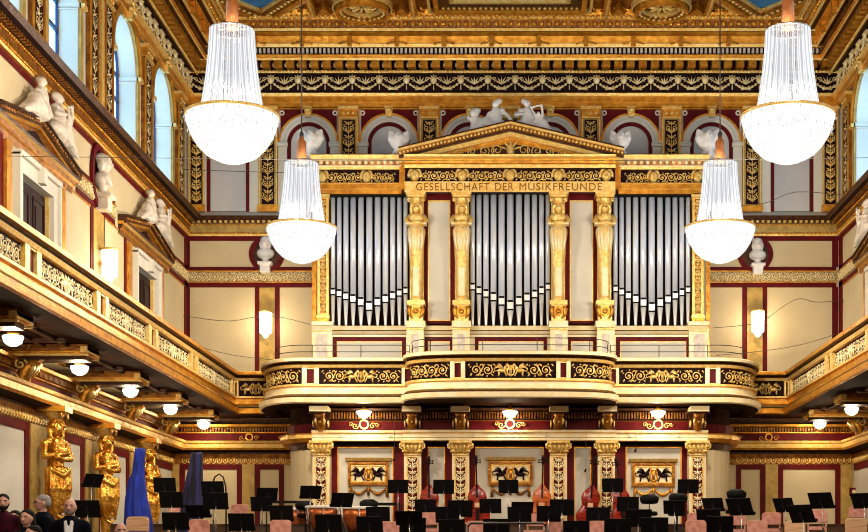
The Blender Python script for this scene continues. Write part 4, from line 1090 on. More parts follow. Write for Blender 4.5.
# caryatids
def caryatid(x,y,sg,label):
    M=MX(x,y,2.05,(-.6,-sg*.8,0),(sg*.8,-.6,0),1.0)
    f=Fig(M); 
    f.ell((0,.06,2.28),(.115,.135,.165)); f.ell((0,-.01,2.36),(.155,.16,.12)); f.cap((0,.185,2.3),(0,.2,2.26),.02,.03)
    for k in range(7): f.ell((.145*cos(pi*k/6),.10,2.34+.12*sin(pi*k/6)),(.045,.05,.045))
    f.cap((0,.0,2.42),(0,.0,2.62),.1,.12)
    f.cap((0,.02,2.05),(0,.02,2.2),.07,.065); f.cap((-.2,0,1.98),(.2,0,1.98),.1,.1); f.cap((0,.02,1.95),(0,.02,1.6),.19,.17)
    f.ell((-.09,.15,1.82),(.09,.09,.09)); f.ell((.09,.15,1.82),(.09,.09,.09))
    f.chain([(-.27,.0,1.95),(-.33,.08,1.65),(-.05,.25,1.62),(.14,.26,1.66)],[.085,.07,.055,.05]); f.chain([(.27,.0,1.95),(.33,.08,1.68),(.05,.27,1.72),(-.14,.26,1.76)],[.085,.07,.055,.05])
    f.cap((0,.02,1.55),(0,.02,1.25),.17,.22); f.cap((0,.02,1.25),(0,.02,.7),.22,.16); f.cap((0,.02,.7),(0,.02,.12),.15,.10)
    for k in range(-3,4):
        f.chain([(k*.08,.24-.02*abs(k),1.45),(k*.085+.03,.28-.02*abs(k),1.0),(k*.05+.02,.22,.5)],[.03,.035,.02])
    for q in range(4): f.chain([(-.2,.17,1.1-.2*q),(.0,.27-.02*q,.98-.2*q),(.18,.2-.02*q,1.12-.2*q)],[.02,.035,.02])
    f.chain([(-.22,.18,1.42),(0,.27,1.28),(.24,.18,1.4)],[.05,.06,.05]); f.chain([(-.2,.2,1.2),(.02,.27,.98),(.22,.2,1.15)],[.04,.05,.04]); f.cap((.26,.1,1.4),(.28,.12,.8),.07,.05)
    for sgn in (-1,1): f.chain([(sgn*.1,.02,2.4),(sgn*.16,.02,2.26),(sgn*.15,.06,2.1)],[.06,.06,.04])
    o=f.build('caryatid',STATG,None,.018,1); tag(o,label,'statue','gilded caryatids along the left wall')
    b=MB(leftT(XLL)) if sg>0 else MB(rightT(XRL)); 
    b.use(GOLD); b.mould([(.3,1.9),(.62,1.92),(.62,2.02),(.55,2.06)],y-.3,y+.3,back=.0)
    b.build('base',None,o)
    b=MB(leftT(XLL)) if sg>0 else MB(rightT(XRL)); b.use(BRIGHT); d=abs(x-(XLL if sg>0 else XRL))
    b.lathe([(.13,4.5),(.17,4.58),(.25,4.66),(.25,4.70)],y,d,12); b.use(GOLD); b.box(y-.28,y+.28,4.68,4.80,0,.66)
    for k in (-1,1): b.tube([(y+q0,q1,d+.2) for q0,q1 in spiral_pts(k*.18,4.62,.07,1.3,k,-pi/2,8)],.025,5)
    b.build('capital',None,o,label='gilded scroll capital above the head')
for y,l in ((27.2,'nearest'),(31.5,'first seen'),(35.4,'middle'),(39.6,'farthest')):
    if l=='nearest': continue
    caryatid(-9.68,y,1,{'first seen':'gilded female caryatid with crossed arms, nearest on the left wall','middle':'gilded female caryatid with crossed arms, second along the left wall','farthest':'gilded female caryatid partly behind the blue covered harp'}[l])
# relief plaques on the stage wall
for i,(a,b,t,bt) in enumerate(((348,389,458,486),(488,533,457.5,486),(631.5,675,459,487))):
    mb=MB(backT(YL)); q=lambda p:X(p,YL); z=lambda p:zy(p,YL)
    mb.use(GOLD); mb.box(q(a),q(b),z(bt),z(t+4),0,.05); mb.mould([(.05,z(t+3.5),GOLD),(.1,z(t+3),BRIGHT),(.16,z(t),BROWN),(.02,z(t)+.01)],q(a-2.2),q(b+2.2))
    mb.use(OLDG); frame2(mb,q(a+.5),q(b-.5),z(bt-.5),z(t+4.5),.06,.05,.09)
    mb.use(BRIGHT); frame2(mb,q(a+3.5),q(b-3.5),z(bt-4),z(t+7.5),.03,.05,.08)
    mb.use(IVORY); mb.box(q(a+4.5),q(b-4.5),z(bt-5),z(t+8.5),.05,.06)
    p=mb.build('relief_plaque'); tag(p,('gilded plaque with two dark griffins and a lyre, left bay of the stage wall','gilded plaque with two dark griffins and a lyre in the middle behind a music stand','gilded plaque with two dark griffins and a lyre, right bay of the stage wall')[i],'plaque','gilded relief plaques on the stage wall')
    r=MB(backT(YL)); r.use(DARK); c=q((a+b)/2); cz=z((bt+t)/2+2); h=.42
    griffin(r,c-.28,cz,h,1,.07,.02); griffin(r,c+.28,cz,h,-1,.07,.02); r.use(GOLD); lyre(r,c,cz,h,.08,.025)
    r.build('relief',None,p,label='dark griffins either side of a golden lyre')
    r=MB(backT(YL)); r.use(OLDG if i!=2 else GOLD)
    for k in (-1,1):
        cc=c+k*.26; r.tube([(cc-.24+.48*t_,z(bt)-.05-.17*sin(pi*t_),.04) for t_ in [j/8 for j in range(9)]],[.02,.025,.035,.045,.05,.045,.035,.025,.02],6)
        r.tube([(c+k*.5,z(bt),.04),(c+k*.52,z(bt)-.3,.04)],[.03,.045],6)
    r.tube([(c,z(bt),.04),(c,z(bt)-.25,.04)],[.03,.04],6)
    r.build('garland',None,p)
# ================================================================== CHANDELIERS AND LAMPS
def make_chandelier():
    t=thing('chandelier','','chandelier',(0,0,0),'crystal chandeliers hanging in the hall')
    def B(): m=MB(lambda u,v,w:(u,-w,v)); m.local=True; return m
    z0=0 # ring level
    m=B(); m.use(BRIGHT); m.smooth=True
    m.tube([(.84*cos(2*pi*k/40),.0,.84*sin(2*pi*k/40)) for k in range(41)],.028,6,cap=False)
    m.build('ring',None,t)
    m=B(); m.use(STEEL); m.tube([(.39*cos(2*pi*k/30),1.56,.39*sin(2*pi*k/30)) for k in range(31)],.022,6,cap=False)
    for k in range(8):
        a=2*pi*k/8; m.tube([(0,1.6,0),(.39*cos(a),1.56,.39*sin(a))],.01,4)
    m.build('top_ring',None,t)
    m=B(); m.use(CRYST)
    def rad(h): # h 0..1 from ring to top
        return .40+.185*(1-h)**1.6
    N=80
    for k in range(N):
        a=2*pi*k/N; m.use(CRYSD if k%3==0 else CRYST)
        m.tube([(rad(h)*cos(a),1.55*h,rad(h)*sin(a)) for h in (0,.15,.3,.5,.75,1)],.0115,4)
    m.use(CRYSD)
    for k in range(30):
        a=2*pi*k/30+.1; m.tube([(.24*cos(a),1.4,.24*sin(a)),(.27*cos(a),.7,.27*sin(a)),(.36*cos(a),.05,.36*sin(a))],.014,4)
    o=m.build('crystal_strands',None,t); o['kind']='stuff'
    m=B(); m.use(BOWLM); m.smooth=True
    m.lathe([(.0,-.87),(.12,-.865),(.24,-.83),(.30,-.785),(.36,-.775),(.48,-.71),(.62,-.57),(.74,-.38),(.81,-.20),(.84,-.08),(.835,-.02)],0,0,40)
    m.use(CRYSD)
    for k in range(46):
        a=2*pi*k/46; rr=.86 if k%2 else .80; zz=-.08 if k%2 else -.30; m.ball((rr*cos(a),zz,rr*sin(a)),(.011,.035,.011),5,4)
    m.build('crystal_bowl',None,t)
    m=B(); m.use(CRYST)
    for k in range(60):
        a=2*pi*k/60; m.tube([(.82*cos(a),-.03,.82*sin(a)),(.59*cos(a),.015,.59*sin(a))],.012,4)
    m.build('crystal_drops',None,t)['kind']='stuff'
    m=B(); m.use(COPST); m.smooth=True; m.lathe([(.09,1.57),(.115,1.59),(.115,2.06),(.10,2.1),(.06,2.14),(.05,2.2)],0,0,14); m.use(WIRE); m.lathe([(.05,2.2),(.055,2.28),(.02,2.34)],0,0,8)
    m.build('stem',None,t)
    m=B(); m.use(WIRE); m.tube([(0,2.3,0),(0,ZC-9.64,0)],.016,5); m.build('suspension_cord',None,t)
    return t
ch=make_chandelier()
WARM=(1.0,.86,.68)
xs_=5.07
zr=9.64
spots=[(-xs_,36,'large lit crystal chandelier, farther one on the left, in front of the organ'),(xs_+.04,36,'large lit crystal chandelier, farther one on the right, in front of the organ'),(-xs_,27,'large lit crystal chandelier, nearer one in the upper left'),(xs_,27,'large lit crystal chandelier, nearer one in the upper right')]
for i,(x,y,l) in enumerate(spots):
    if i==0: ch.location=(x,y,zr); ch['label']=l
    else: dup(ch,(x,y,zr),0,l)
CHP=820
for y in (36,27,18,9):
    for x in (-xs_,xs_):
        point('chandelier_light',(x,y,zr+.35),CHP,WARM,.25)
        point('chandelier_light',(x,y,zr-1.35),CHP*.9,WARM,.25) if y in (36,27) else None
def gallery_lamp(x,y,z,label,r=.19,par=None):
    m=MB(lambda u,v,w:(x+u,y-w,z+v)); m.use(OPAL); m.smooth=True
    m.lathe([(.0,-.16),(.08,-.15),(.15,-.10),(r,0.0),(r*.96,.03),(.07,.05)],0,0,16)
    t=thing('gallery_lamp',label,'lamp',(x,y,z),'glass lamps under the galleries')
    m.build('lamp_shade',None,t)
    m=MB(lambda u,v,w:(x+u,y-w,z+v)); m.use(GOLD); m.smooth=True; m.lathe([(.07,.05),(.12,.07),(.05,.12),(.03,5.86-z)],0,0,10); m.build('lamp_holder',None,t)
    point('gallery_lamp_light',(x,y,z-.26),62,(1,.78,.50),.12)
for i,(y,n) in enumerate(((26.5,'nearest'),(30.6,'second'),(34.7,'third'),(38.8,'fourth'),(43.0,'farthest'))):
    gallery_lamp(-8.9,y,5.52,'glowing glass dome lamp under the left gallery, %s of five'%n)
for y,n in ((38.9,'nearer one, at the picture edge'),(42.9,'farther one, beside the corner')):
    gallery_lamp(8.98,y,5.52,'glowing glass dome lamp under the right gallery, '+n)
for p,n in ((364,'left bay'),(510,'centre bay'),(658,'right bay')):
    gallery_lamp(X(p,40.05),40.05,5.55,'glowing glass dome lamp under the organ gallery, '+n,.21)
# little wreaths under those lamps
for p,n,Yw,zc_ in ((364,'left',YL-.2,5.28),(510,'centre',YL-.4,5.28),(658,'right',YL-.2,5.28)):
    m=MB(backT(Yw)); m.use(BRIGHT); c=X(p,Yw); m.ring(c,zc_,.1,.14,0,2*pi,.0,.04,14,True)
    for k in (-1,1): m.tube([(a,b,.03) for a,b in spiral_pts(c+k*.24,zc_-.04,.1,1.3,k,0,9)],.018,4); m.tube([(a,b,.03) for a,b in spiral_pts(c+k*.36,zc_,.07,1.3,-k,0,7)],.015,4)
    tag(m.build('gilded_wreath'),'small gilded wreath with scrolls on the dark frieze, %s lamp above'%n,'ornament','gilded wreaths on the frieze')
for p,n in ((250,'left'),(768,'right')):
    m=MB(backT(YB-.13)); m.use(GOLD); c=px(p); m.ring(c,5.2,.08,.12,0,2*pi,.0,.03,14,True)
    for k in (-1,1): m.tube([(a,b,.03) for a,b in spiral_pts(c+k*.22,5.17,.09,1.3,k,0,9)],.016,4)
    tag(m.build('gilded_wreath'),'small gilded wreath on the dark frieze of the far %s end wall corner'%n,'ornament','gilded wreaths on the frieze')
def sconce(T,u,z,label,loc,lp):
    t=thing('wall_sconce',label,'wall lamp',loc,'lit crystal wall lamps')
    m=MB(T); m.use(BRIGHT); m.disc(u,z,.1,0,.08,12); m.tube([(u,z,.05),(u,z+.1,.16),(u,z+.34,.2)],.02,5); m.lathe([(.2,z+.32),(.2,z+.36)],u,.2,14); m.build('bracket',None,t)
    m=MB(T); m.use(OPAL); m.smooth=True
    for k in range(16):
        a=2*pi*k/16; m.tube([(u+.17*cos(a),z+.33,.2+.17*sin(a)),(u+.16*cos(a),z-.28,.2+.16*sin(a))],.026,5)
    m.build('crystal_shade',None,t)
    m=MB(T); m.use(OPAL); m.lathe([(.0,z-.44),(.05,z-.42),(.13,z-.3),(.13,z+.28)],u,.2,12); m.build('glass_core',None,t)
    point('sconce_light',lp,55,(1,.78,.5),.12)
sconce(backT(YB-.05),px(267),zb(325),'glowing crystal wall lamp on the end wall left of the organ',(px(267),YB,zb(325)),(px(267),YB-.75,zb(325)))
sconce(backT(YB-.05),px(756.5),zb(324),'glowing crystal wall lamp on the end wall right of the organ',(px(756.5),YB,zb(324)),(px(756.5),YB-.75,zb(324)))
sconce(leftT(XL+.05),34.55,8.45,'glowing crystal wall lamp on the left wall between the doors',(XL,34.55,8.45),(XL+.75,34.55,8.45))

# ================================================================== ORCHESTRA
def fit_depth(size,w,top,need,lo,hi,tol=.17):
    # depth at which an object of this size and height stands on its tier
    Y0=size*F/w; best=None
    for k in range(-40,41):
        Y=min(hi,max(lo,Y0*(1+tol*k/40))); e=Z(top,Y)-tier(Y); m_=max(0,need[0]-e,e-need[1])
        s=m_*10+abs(k)/40*.5
        if best is None or s<best[0]: best=(s,Y,m_)
    return best[1]
def B(): m=MB(lambda u,v,w:(u,-w,v)); m.local=True; return m
PLACED=[]
def clear_depth(pxx,Y,top,rad,lo=25.2,hi=39.1):
    best=None
    for dy in (0,.15,-.15,.3,-.3,.45,-.45,.6,-.6,.75,-.75,.9,-.9,1.1,-1.1):
        y=Y+dy
        if not lo<y<hi: continue
        x=X(pxx,y); gap=min([math.hypot(x-q[0],y-q[1])-rad-q[2] for q in PLACED] or [9])
        s=max(0,-gap)*3+abs(dy)*.25+(0 if tier(y)==tier(Y) else .6)
        if best is None or s<best[0]: best=(s,y)
    PLACED.append((X(pxx,best[1]),best[1],rad)); return best[1]
def make_stand(hd=1.0,tilt=.28):
    t=thing('music_stand','','music stand')
    m=B(); m.use(BLACK); n0=len(m.v)
    m.box(-.25,.25,0,.33,-.006,.006); m.box(-.25,.25,-.012,.0,-.06,.006); m.box(-.25,.25,-.012,.03,-.062,-.056)
    m.use(BMETAL); m.box(-.03,.03,.06,.2,.006,.03)
    # desk leans back: rotate about bottom edge (top goes towards camera)
    for i in range(n0,len(m.v)):
        x,y,z=m.v[i]; m.v[i]=(x,y*cos(tilt)-z*sin(tilt),z*cos(tilt)+y*sin(tilt)+hd)
    m.build('desk',None,t)
    m=B(); m.use(STEEL); m.tube([(0,.42,0),(0,hd+.1,.02)],.011,8); m.use(BMETAL); m.tube([(0,.12,0),(0,.66,0)],.018,8); m.build('pole',None,t)
    for k in range(3):
        a=pi/2+2*pi*k/3; m=B(); m.use(BMETAL); m.tube([(0,.16,0),(.16*cos(a),.1,.16*sin(a)),(.3*cos(a),.0,.3*sin(a))],[.014,.012,.012],6); m.build('leg',None,t)
    return t
PLACED+=[(X(297,37.3),37.3,.3),(X(322,36.6),36.6,.42),(X(357,36.6),36.6,.44),(X(138,31.5),31.5,.35),(X(192,34.5),34.5,.3)]+[(X(p,39.6),39.6,.2) for p in (430,478,541,588,624)]
STANDS=[
(88,500.5,26,15,0,'black music stand beside the bald bearded man at the left'),
(91,473,17,13,1.0,'black music stand turned sideways in front of the second gilded caryatid'),
(165,478,22,12,0,'highest black music stand between the two covered harps'),
(172,492,24,14,0,'black music stand right of the blue covered harp, middle of three stacked heights'),
(176,512.5,26,14,0,'low black music stand between the blue covered harp and a rose chair'),
(199.5,502,23,10,0,'black music stand in front of the dark navy covered harp'),
(213.4,481.5,23,11,0,'black music stand under the thin arched pole, upper one'),
(216,493,25,12,0,'black music stand under the thin arched pole, lower one'),
(242,513.5,26,14,0,'black music stand in front of the leftmost salmon chair of the left group'),
(266.5,487,21,11,.1,'black music stand before the narrow panel left of the rounded wall, upper'),
(262,497,21,13,0,'black music stand just below another one, left of the percussion table'),
(282,505.5,23,13,0,'black music stand with a salmon chair back below it, left of the drums'),
(310,485,21,13,.1,'tilted black music stand in front of the leftmost ivory pilaster'),
(341,492,23,14,.12,'tilted black music stand behind the copper drums'),
(329,514.5,25,14,0,'low black music stand in front of the two copper drums'),
(370,516.5,25,13,0,'low black music stand at the right end of the copper drums'),
(398,480,20,12,0,'high black music stand left of the second ivory pilaster'),
(443.5,480,21,14,0,'high black music stand between the second and third ivory pilasters'),
(378,507,24,13,0,'black music stand right beside the rightmost copper drum'),
(409.5,507.5,27,10,0,'wide black music stand below the second ivory pilaster'),
(412.5,518,26,14,0,'lowest black music stand below the second ivory pilaster'),
(426,499.5,21,12,0,'black music stand at the foot of the second ivory pilaster, right side'),
(460,500.5,25,12,0,'black music stand at the foot of the third ivory pilaster'),
(447.5,507,23,14,0,'black music stand just left of the third ivory pilaster foot'),
(452,519.5,27,13,0,'lowest black music stand below the third ivory pilaster'),
(508.6,480,20,12,0,'high black music stand in front of the middle gilded plaque'),
(490.5,499,21,14,0,'black music stand beside the red double bass left of the middle plaque'),
(521.8,499,22,10,0,'black music stand below the middle gilded plaque, upper of a pair'),
(519.6,507,23,14,0,'black music stand below the middle gilded plaque, lower of a pair'),
(496.3,519,27,12,0,'black music stand above the conductor rail, below the red bass'),
(548.6,506,24,14,0,'black music stand in front of the orange double bass'),
(562,499.5,24,12,0,'black music stand at the foot of the fourth ivory pilaster'),
(598,507.5,24,13,0,'black music stand in front of the dark red double bass'),
(576.5,521,26,12,0,'lowest black music stand right of the conductor rail'),
(612.8,478.5,21,13,0,'high black music stand covering the fifth ivory pilaster'),
(628,497,20,13,0,'black music stand right of the fifth ivory pilaster, half height'),
(638,509.5,24,13,0,'black music stand left below the first black stool'),
(617.5,519,27,13,0,'lowest black music stand below the fifth ivory pilaster'),
(654.5,517.5,26,14.5,0,'large low black music stand below the right gilded plaque'),
(674.6,499.5,21,14.5,-.06,'black music stand in front of the second black stool'),
(688,479.5,21,12.5,0,'high black music stand left of the rightmost ivory pilaster'),
(714.4,497,22,14.5,-.15,'tilted black music stand at the foot of the rightmost ivory pilaster'),
(709,508,22,14,-.1,'black music stand right of the salmon chair, half hidden behind another stand'),
(720,515,25,17,-.05,'large black music stand in front of others below the rounded right wall'),
(742,497,28,14.5,-.2,'wide tilted black music stand in front of the rightmost black stool'),
(786,497,23,13,-.25,'tilted black music stand left of the big foreground one at the right'),
(804,503.5,30,24,-.3,'largest black music stand tipped far back at the right'),
(823,491.5,26,14.5,-.25,'tilted black music stand before the wide right cream panel'),
(865,492,25,15,-.25,'black music stand cut by the right picture edge')]
for i,(pxx,top,w,h,rot,lb) in enumerate(STANDS):
    Y=34 if w==17 else fit_depth(.5,w,top,(1.15,1.75),25.2,39.2)
    Y=clear_depth(pxx,Y,top,.27)
    x=X(pxx,Y); zt=Z(top,Y); fl=tier(Y); hd=zt-.317-fl
    t=make_stand(max(.75,hd),.75 if h<=10.5 else .5 if rot else .28)
    t.location=(x,Y,fl+(hd-max(.75,hd)) if hd<.75 else fl)
    if hd<.75: t.location.z=fl
    t.rotation_euler=(0,0,(rot if abs(rot)>.9 else max(-.85,min(.85,rot*3.2)))+random.uniform(-.12,.12)); t['label']=lb; t['group']='black music stands of the orchestra'
# chairs
def make_chair(h=.46,fab=ROSE,fr=BEECH,hb=.86):
    t=thing('orchestra_chair','','chair')
    m=B(); m.use(fab); m.box(-.2,.2,h-.03,h+.04,-.2,.2); m.build('seat',None,t)
    m=B(); m.use(fab); m.smooth=True
    # rounded pad backrest, slightly curved
    P=[]; n=10
    prof=[(-.205,hb-.27),(-.205,hb-.08)]+[(-.205+.07*(1-cos(a)),hb-.08+.07*sin(a)) for a in [pi/2*i/5 for i in range(1,6)]]
    poly=prof+[(-a,b) for a,b in prof[::-1]]
    m.prism(poly,.18,.225); m.build('backrest',None,t)
    m=B(); m.use(fr); m.prism([(a*1.04,b+(.008 if b>hb-.1 else -.01)) for a,b in poly],.155,.18); m.box(-.2,-.17,h,hb-.2,.17,.2); m.box(.17,.2,h,hb-.2,.17,.2); m.build('back_frame',None,t)
    for sx in (-1,1):
        for sy in (-1,1):
            m=B(); m.use(fr); m.tube([(sx*.18,h-.03,sy*.17),(sx*.2,0,sy*.2)],[.018,.014],6); m.build('leg',None,t)
    return t
c0=make_chair(); c1=make_chair(fab=BEECH)
CH=[
(140,514.5,21,BEECH,0,'orange wooden chair back in front of the blue covered harp'),
(176.5,505.5,17,ROSE,.3,'rose chair partly behind stands between the two covered harps'),
(201,517,19,ROSE,0,'rose chair below the dark navy covered harp'),
(241,504.5,18,ROSE,0,'salmon chair left of the percussion table, behind a low stand'),
(282,520,18,ROSE,0,'salmon chair below the stand left of the copper drums'),
(389,521.5,18,ROSE,.3,'salmon chair between the drums and the second pilaster stands'),
(430,512,16,ROSE,0,'salmon chair in the gap below the second and third pilasters'),
(477,521,17,ROSE,0,'salmon chair left of the conductor rail'),
(534,514,16,ROSE,.2,'salmon chair seen between stands below the middle plaque'),
(557,521,18,ROSE,0,'salmon chair at the right end of the conductor rail'),
(598,521,18,ROSE,0,'salmon chair below the dark red bass between low stands'),
(694,520,19,ROSE,.1,'large salmon chair left of the big stand group at the right'),
(696,511,14,ROSE,0,'small salmon chair behind the larger salmon one at the right'),
(737,511.5,17,ROSE,-.2,'pale rose chair under the wide tilted stand at the right'),
(757.5,519,17,ROSE,-.2,'rose chair in front of the pale narrow right panel'),
(772.5,511,17,ROSE,-.3,'rose chair before the olive strip at the right'),
(795,520,17,BEECH,-.2,'beech chair mostly behind the largest tilted stand'),
(817,508,15,ROSE,-.2,'rose chair behind the largest tilted stand'),
(857,506.5,17,ROSE,-.15,'rose chair near the right edge, rear of a pair'),
(855,517,20,BEECH,-.1,'beech backed chair near the right edge, front of a pair')]
first={}
for pxx,top,w,fab,rot,lb in CH:
    Y=fit_depth(.41,w,top,(.84,.90),25.2,39.0,.25); Y=clear_depth(pxx,Y,top,.27); x=X(pxx,Y); zt=Z(top,Y); fl=tier(Y)
    if abs(zt-.86-fl)>.06: print('CHAIR off',lb,round(zt-.86-fl,2),round(Y,1))
    src=c1 if fab is BEECH else c0
    z=zt-.86
    if z>fl: z=max(fl,z-.05)
    if src not in first: first[src]=1; t=src; t.location=(x,Y,z); t['label']=lb
    else: t=dup(src,(x,Y,z),rot,lb)
    t['group']='upholstered orchestra chairs'; t.rotation_euler=(0,0,rot); t.location.z=z
# fix the floor under chairs and stands: small risers where seats stand higher than the tier are part of the tiers
# black drummer stools with backrests
def stool(x,y,z,label,rz=0,hb=.95):
    t=thing('drummer_stool',label,'stool',(x,y,z),'black stools with backrests',rz)
    m=B(); m.use(BLACK); m.smooth=True; m.lathe([(.0,.66),(.2,.66),(.22,.63),(.22,.58),(.19,.56)],0,0,18); m.build('seat',None,t)
    m=B(); m.use(BLACK); m.tube([(-.19,hb-.02,.16),(-.1,hb,.2),(.1,hb,.2),(.19,hb-.02,.16)],[.09,.12,.12,.09],10); m.build('backrest',None,t)
    m=B(); m.use(BMETAL); m.tube([(0,.57,0),(0,.2,0)],.025,8); m.tube([(0,.55,.0),(0,.6,.2),(0,hb-.05,.23)],.014,6); m.build('pole',None,t)
    for k in range(4):
        a=pi/4+pi/2*k; m=B(); m.use(BMETAL); m.tube([(0,.22,0),(.25*cos(a),.0,.25*sin(a))],.014,6); m.build('leg',None,t)
    return t
for p,y,top,l in ((648.5,37.6,494.5,'black stool with backrest in front of the right gilded plaque'),(677,38.2,493.5,'black stool with backrest between the right plaque and a stand'),(735,36.5,489.5,'black stool with backrest before the right rounded wall'),(369.5,38.2,499.5,'black stool back behind the rightmost copper drum'),(305.5,37.8,501,'black stool back behind the leftmost copper drum')):
    y=min((abs(Z(top,y+k*.05)-1.07-tier(y+k*.05)),y+k*.05) for k in range(-50,30) if y+k*.05<39.3)[1]; z=tier(y); print('stool',y,Z(top,y)-z); stool(X(p,y),y,z,l,.0,Z(top,y)-z-.12)
# timpani
def timpano(px_,y,top,r,label):
    x=X(px_,y); z=tier(y); zt=Z(top,y); t=thing('timpani_drum',label,'kettledrum',(x,y,z),'copper kettledrums')
    m=MB(lambda u,v,w:(x+u,y-w,v)); m.use(COPPER); m.smooth=True
    m.lathe([(.1,zt-.62),(r*.55,zt-.58),(r*.85,zt-.42),(r*.97,zt-.22),(r,zt-.05)],0,0,28); m.build('kettle',None,t)
    m=MB(lambda u,v,w:(x+u,y-w,v)); m.use(DRUMH); m.lathe([(r*.99,zt-.02),(r*.99,zt+.0),(0,zt+.0)],0,0,28); m.build('drumhead',None,t)
    m=MB(lambda u,v,w:(x+u,y-w,v)); m.use(DRUMH); m.lathe([(r*1.03,zt-.06),(r*1.05,zt-.055),(r*1.05,zt+.005),(r*1.0,zt+.01)],0,0,28); m.use(STEEL)
    for k in range(6):
        a=2*pi*k/6+.3; m.tube([(r*1.06*cos(a),zt-.05,r*1.06*sin(a)),(r*1.04*cos(a),zt-.3,r*1.04*sin(a)),(r*.5*cos(a),z+.05,r*.5*sin(a))],.016,6)
    m.build('hoop_and_struts',None,t)
    m=MB(lambda u,v,w:(x+u,y-w,v)); m.use(BMETAL); m.lathe([(r*.6,z),(r*.6,z+.06),(.08,z+.1),(.08,zt-.6)],0,0,14); m.build('base',None,t)
timpano(297,37.3,508.5,.30,'small copper kettledrum, leftmost, half behind a music stand')
timpano(322,36.6,506.3,.40,'copper kettledrum with white skin, middle one')
timpano(357,36.6,507.2,.42,'copper kettledrum with white skin, rightmost')
# percussion table
t=thing('percussion_table','black covered percussion table left of the copper drums','table',(X(280,37.6),37.6,tier(37.6)))
x=X(280,37.6); m=MB(); m.use(BLACK); zt=Z(501,37.6); m.box(x-.55,x+.5,37.4,37.9,zt-.05,zt); m.build('tabletop',None,t)
for sx in (-.5,.45):
    for sy in (37.45,37.85): m=MB(); m.use(BMETAL); m.box(x+sx-.015,x+sx+.015,sy-.015,sy+.015,tier(37.6),zt-.05); m.build('leg',None,t)
t=thing('percussion_table','low black table right of the copper drums, left of the second pilaster','table',(X(388,38.3),38.3,2.45))
x=X(388,38.3); zt=Z(503,38.3); m=MB(); m.use(BLACK); m.box(x-.33,x+.33,38.05,38.5,zt-.06,zt); m.build('tabletop',None,t)
for sx in (-.3,.3):
    for sy in (38.08,38.46): m=MB(); m.use(BMETAL); m.box(x+sx-.015,x+sx+.015,sy-.015,sy+.015,tier(38.3),zt-.05); m.build('leg',None,t)
# double basses leaning beside the pilasters
def bass(px_,y,ztop,lean,label,mt,wtop=.0):
    x=X(px_,y); zs=ztop; fl=tier(y)
    t=thing('double_bass',label,'double bass',(x,y,fl),'double basses leaning along the stage wall')
    Lh=zs-fl; R=Matrix.Rotation(lean,3,'Y')
    def T(u,v,w):
        q=R@Vector((u,0,v)); return (x+q.x,y-w,fl+q.z)
    k=Lh/1.85
    def out():
        P=[(0,.02),(.22,.04),(.33,.16),(.34,.32),(.27,.45),(.215,.56),(.235,.66),(.25,.78),(.2,.92),(.1,1.02),(.045,1.1)]
        # smooth by catmull
        res=[]
        for i in range(len(P)-1):
            p0=P[max(i-1,0)];p1=P[i];p2=P[i+1];p3=P[min(i+2,len(P)-1)]
            for s in (0,.33,.66):
                res.append(tuple(.5*((2*p1[j])+(-p0[j]+p2[j])*s+(2*p0[j]-5*p1[j]+4*p2[j]-p3[j])*s*s+(-p0[j]+3*p1[j]-3*p2[j]+p3[j])*s**3) for j in (0,1)))
        res.append(P[-1]); return res
    o=out(); poly=[(max(a,0)*k,b*k) for a,b in o]+[(-max(a,0)*k,b*k) for a,b in o[::-1]]
    m=MB(T); m.use(mt); m.prism(poly,-.16,.05); n=len(poly)
    # arched belly
    vs=[(a,b,.05) for a,b in poly]+[(a*.6,.52*k+(b-.52*k)*.75,.1) for a,b in poly]
    m.add(vs,[(i,(i+1)%n,n+(i+1)%n,n+i) for i in range(n)]+[tuple(range(n,2*n))],True); m.build('body',None,t)
    m=MB(T); m.use(DARK); m.box(-.022,.022,.75*k,1.62*k,.07,.12); m.use(mt); m.box(-.022,.022,1.05*k,1.66*k,.02,.08); m.build('neck',None,t)
    m=MB(T); m.use(DOORW); m.tube([(0,1.62*k,.06),(0,1.76*k,.03),(0,1.83*k,.07),(0,1.79*k,.1)],[.035,.05,.05,.03],8)
    for q in (1.68,1.74): m.tube([(-.1,q*k,.04),(.1,q*k,.04)],.014,5); m.ball((-.11,q*k,.04),.025,6,4); m.ball((.11,q*k,.04),.025,6,4)
    m.build('scroll',None,t)
    m=MB(T); m.use(BEECH); m.box(-.07,.07,.5*k,.62*k,.1,.13); m.use(DARK); m.prism([(-.04,.14*k),(.04,.14*k),(.055,.45*k),(-.055,.45*k)],.11,.13)
    for sx in (-1,1): m.tube([(sx*.12,.46*k,.105),(sx*.14,.56*k,.105),(sx*.11,.66*k,.105)],.012,4)
    m.build('bridge_and_tailpiece',None,t)
bass(430,39.6,Z(457,39.6),-.02,'red double bass between the second and third ivory pilasters',BASSW)
bass(478,39.6,Z(456,39.6),-.03,'bright red double bass right of the third ivory pilaster',BASSW)
bass(541,39.6,Z(456,39.6),.03,'orange double bass left of the fourth ivory pilaster',BASSO)
bass(588,39.6,Z(457,39.6),.10,'dark red double bass left of the fifth ivory pilaster',BASSW)
bass(624,39.75,Z(458,39.75),-.12,'dark red double bass behind the fifth ivory pilaster, its right side showing',BASSW)
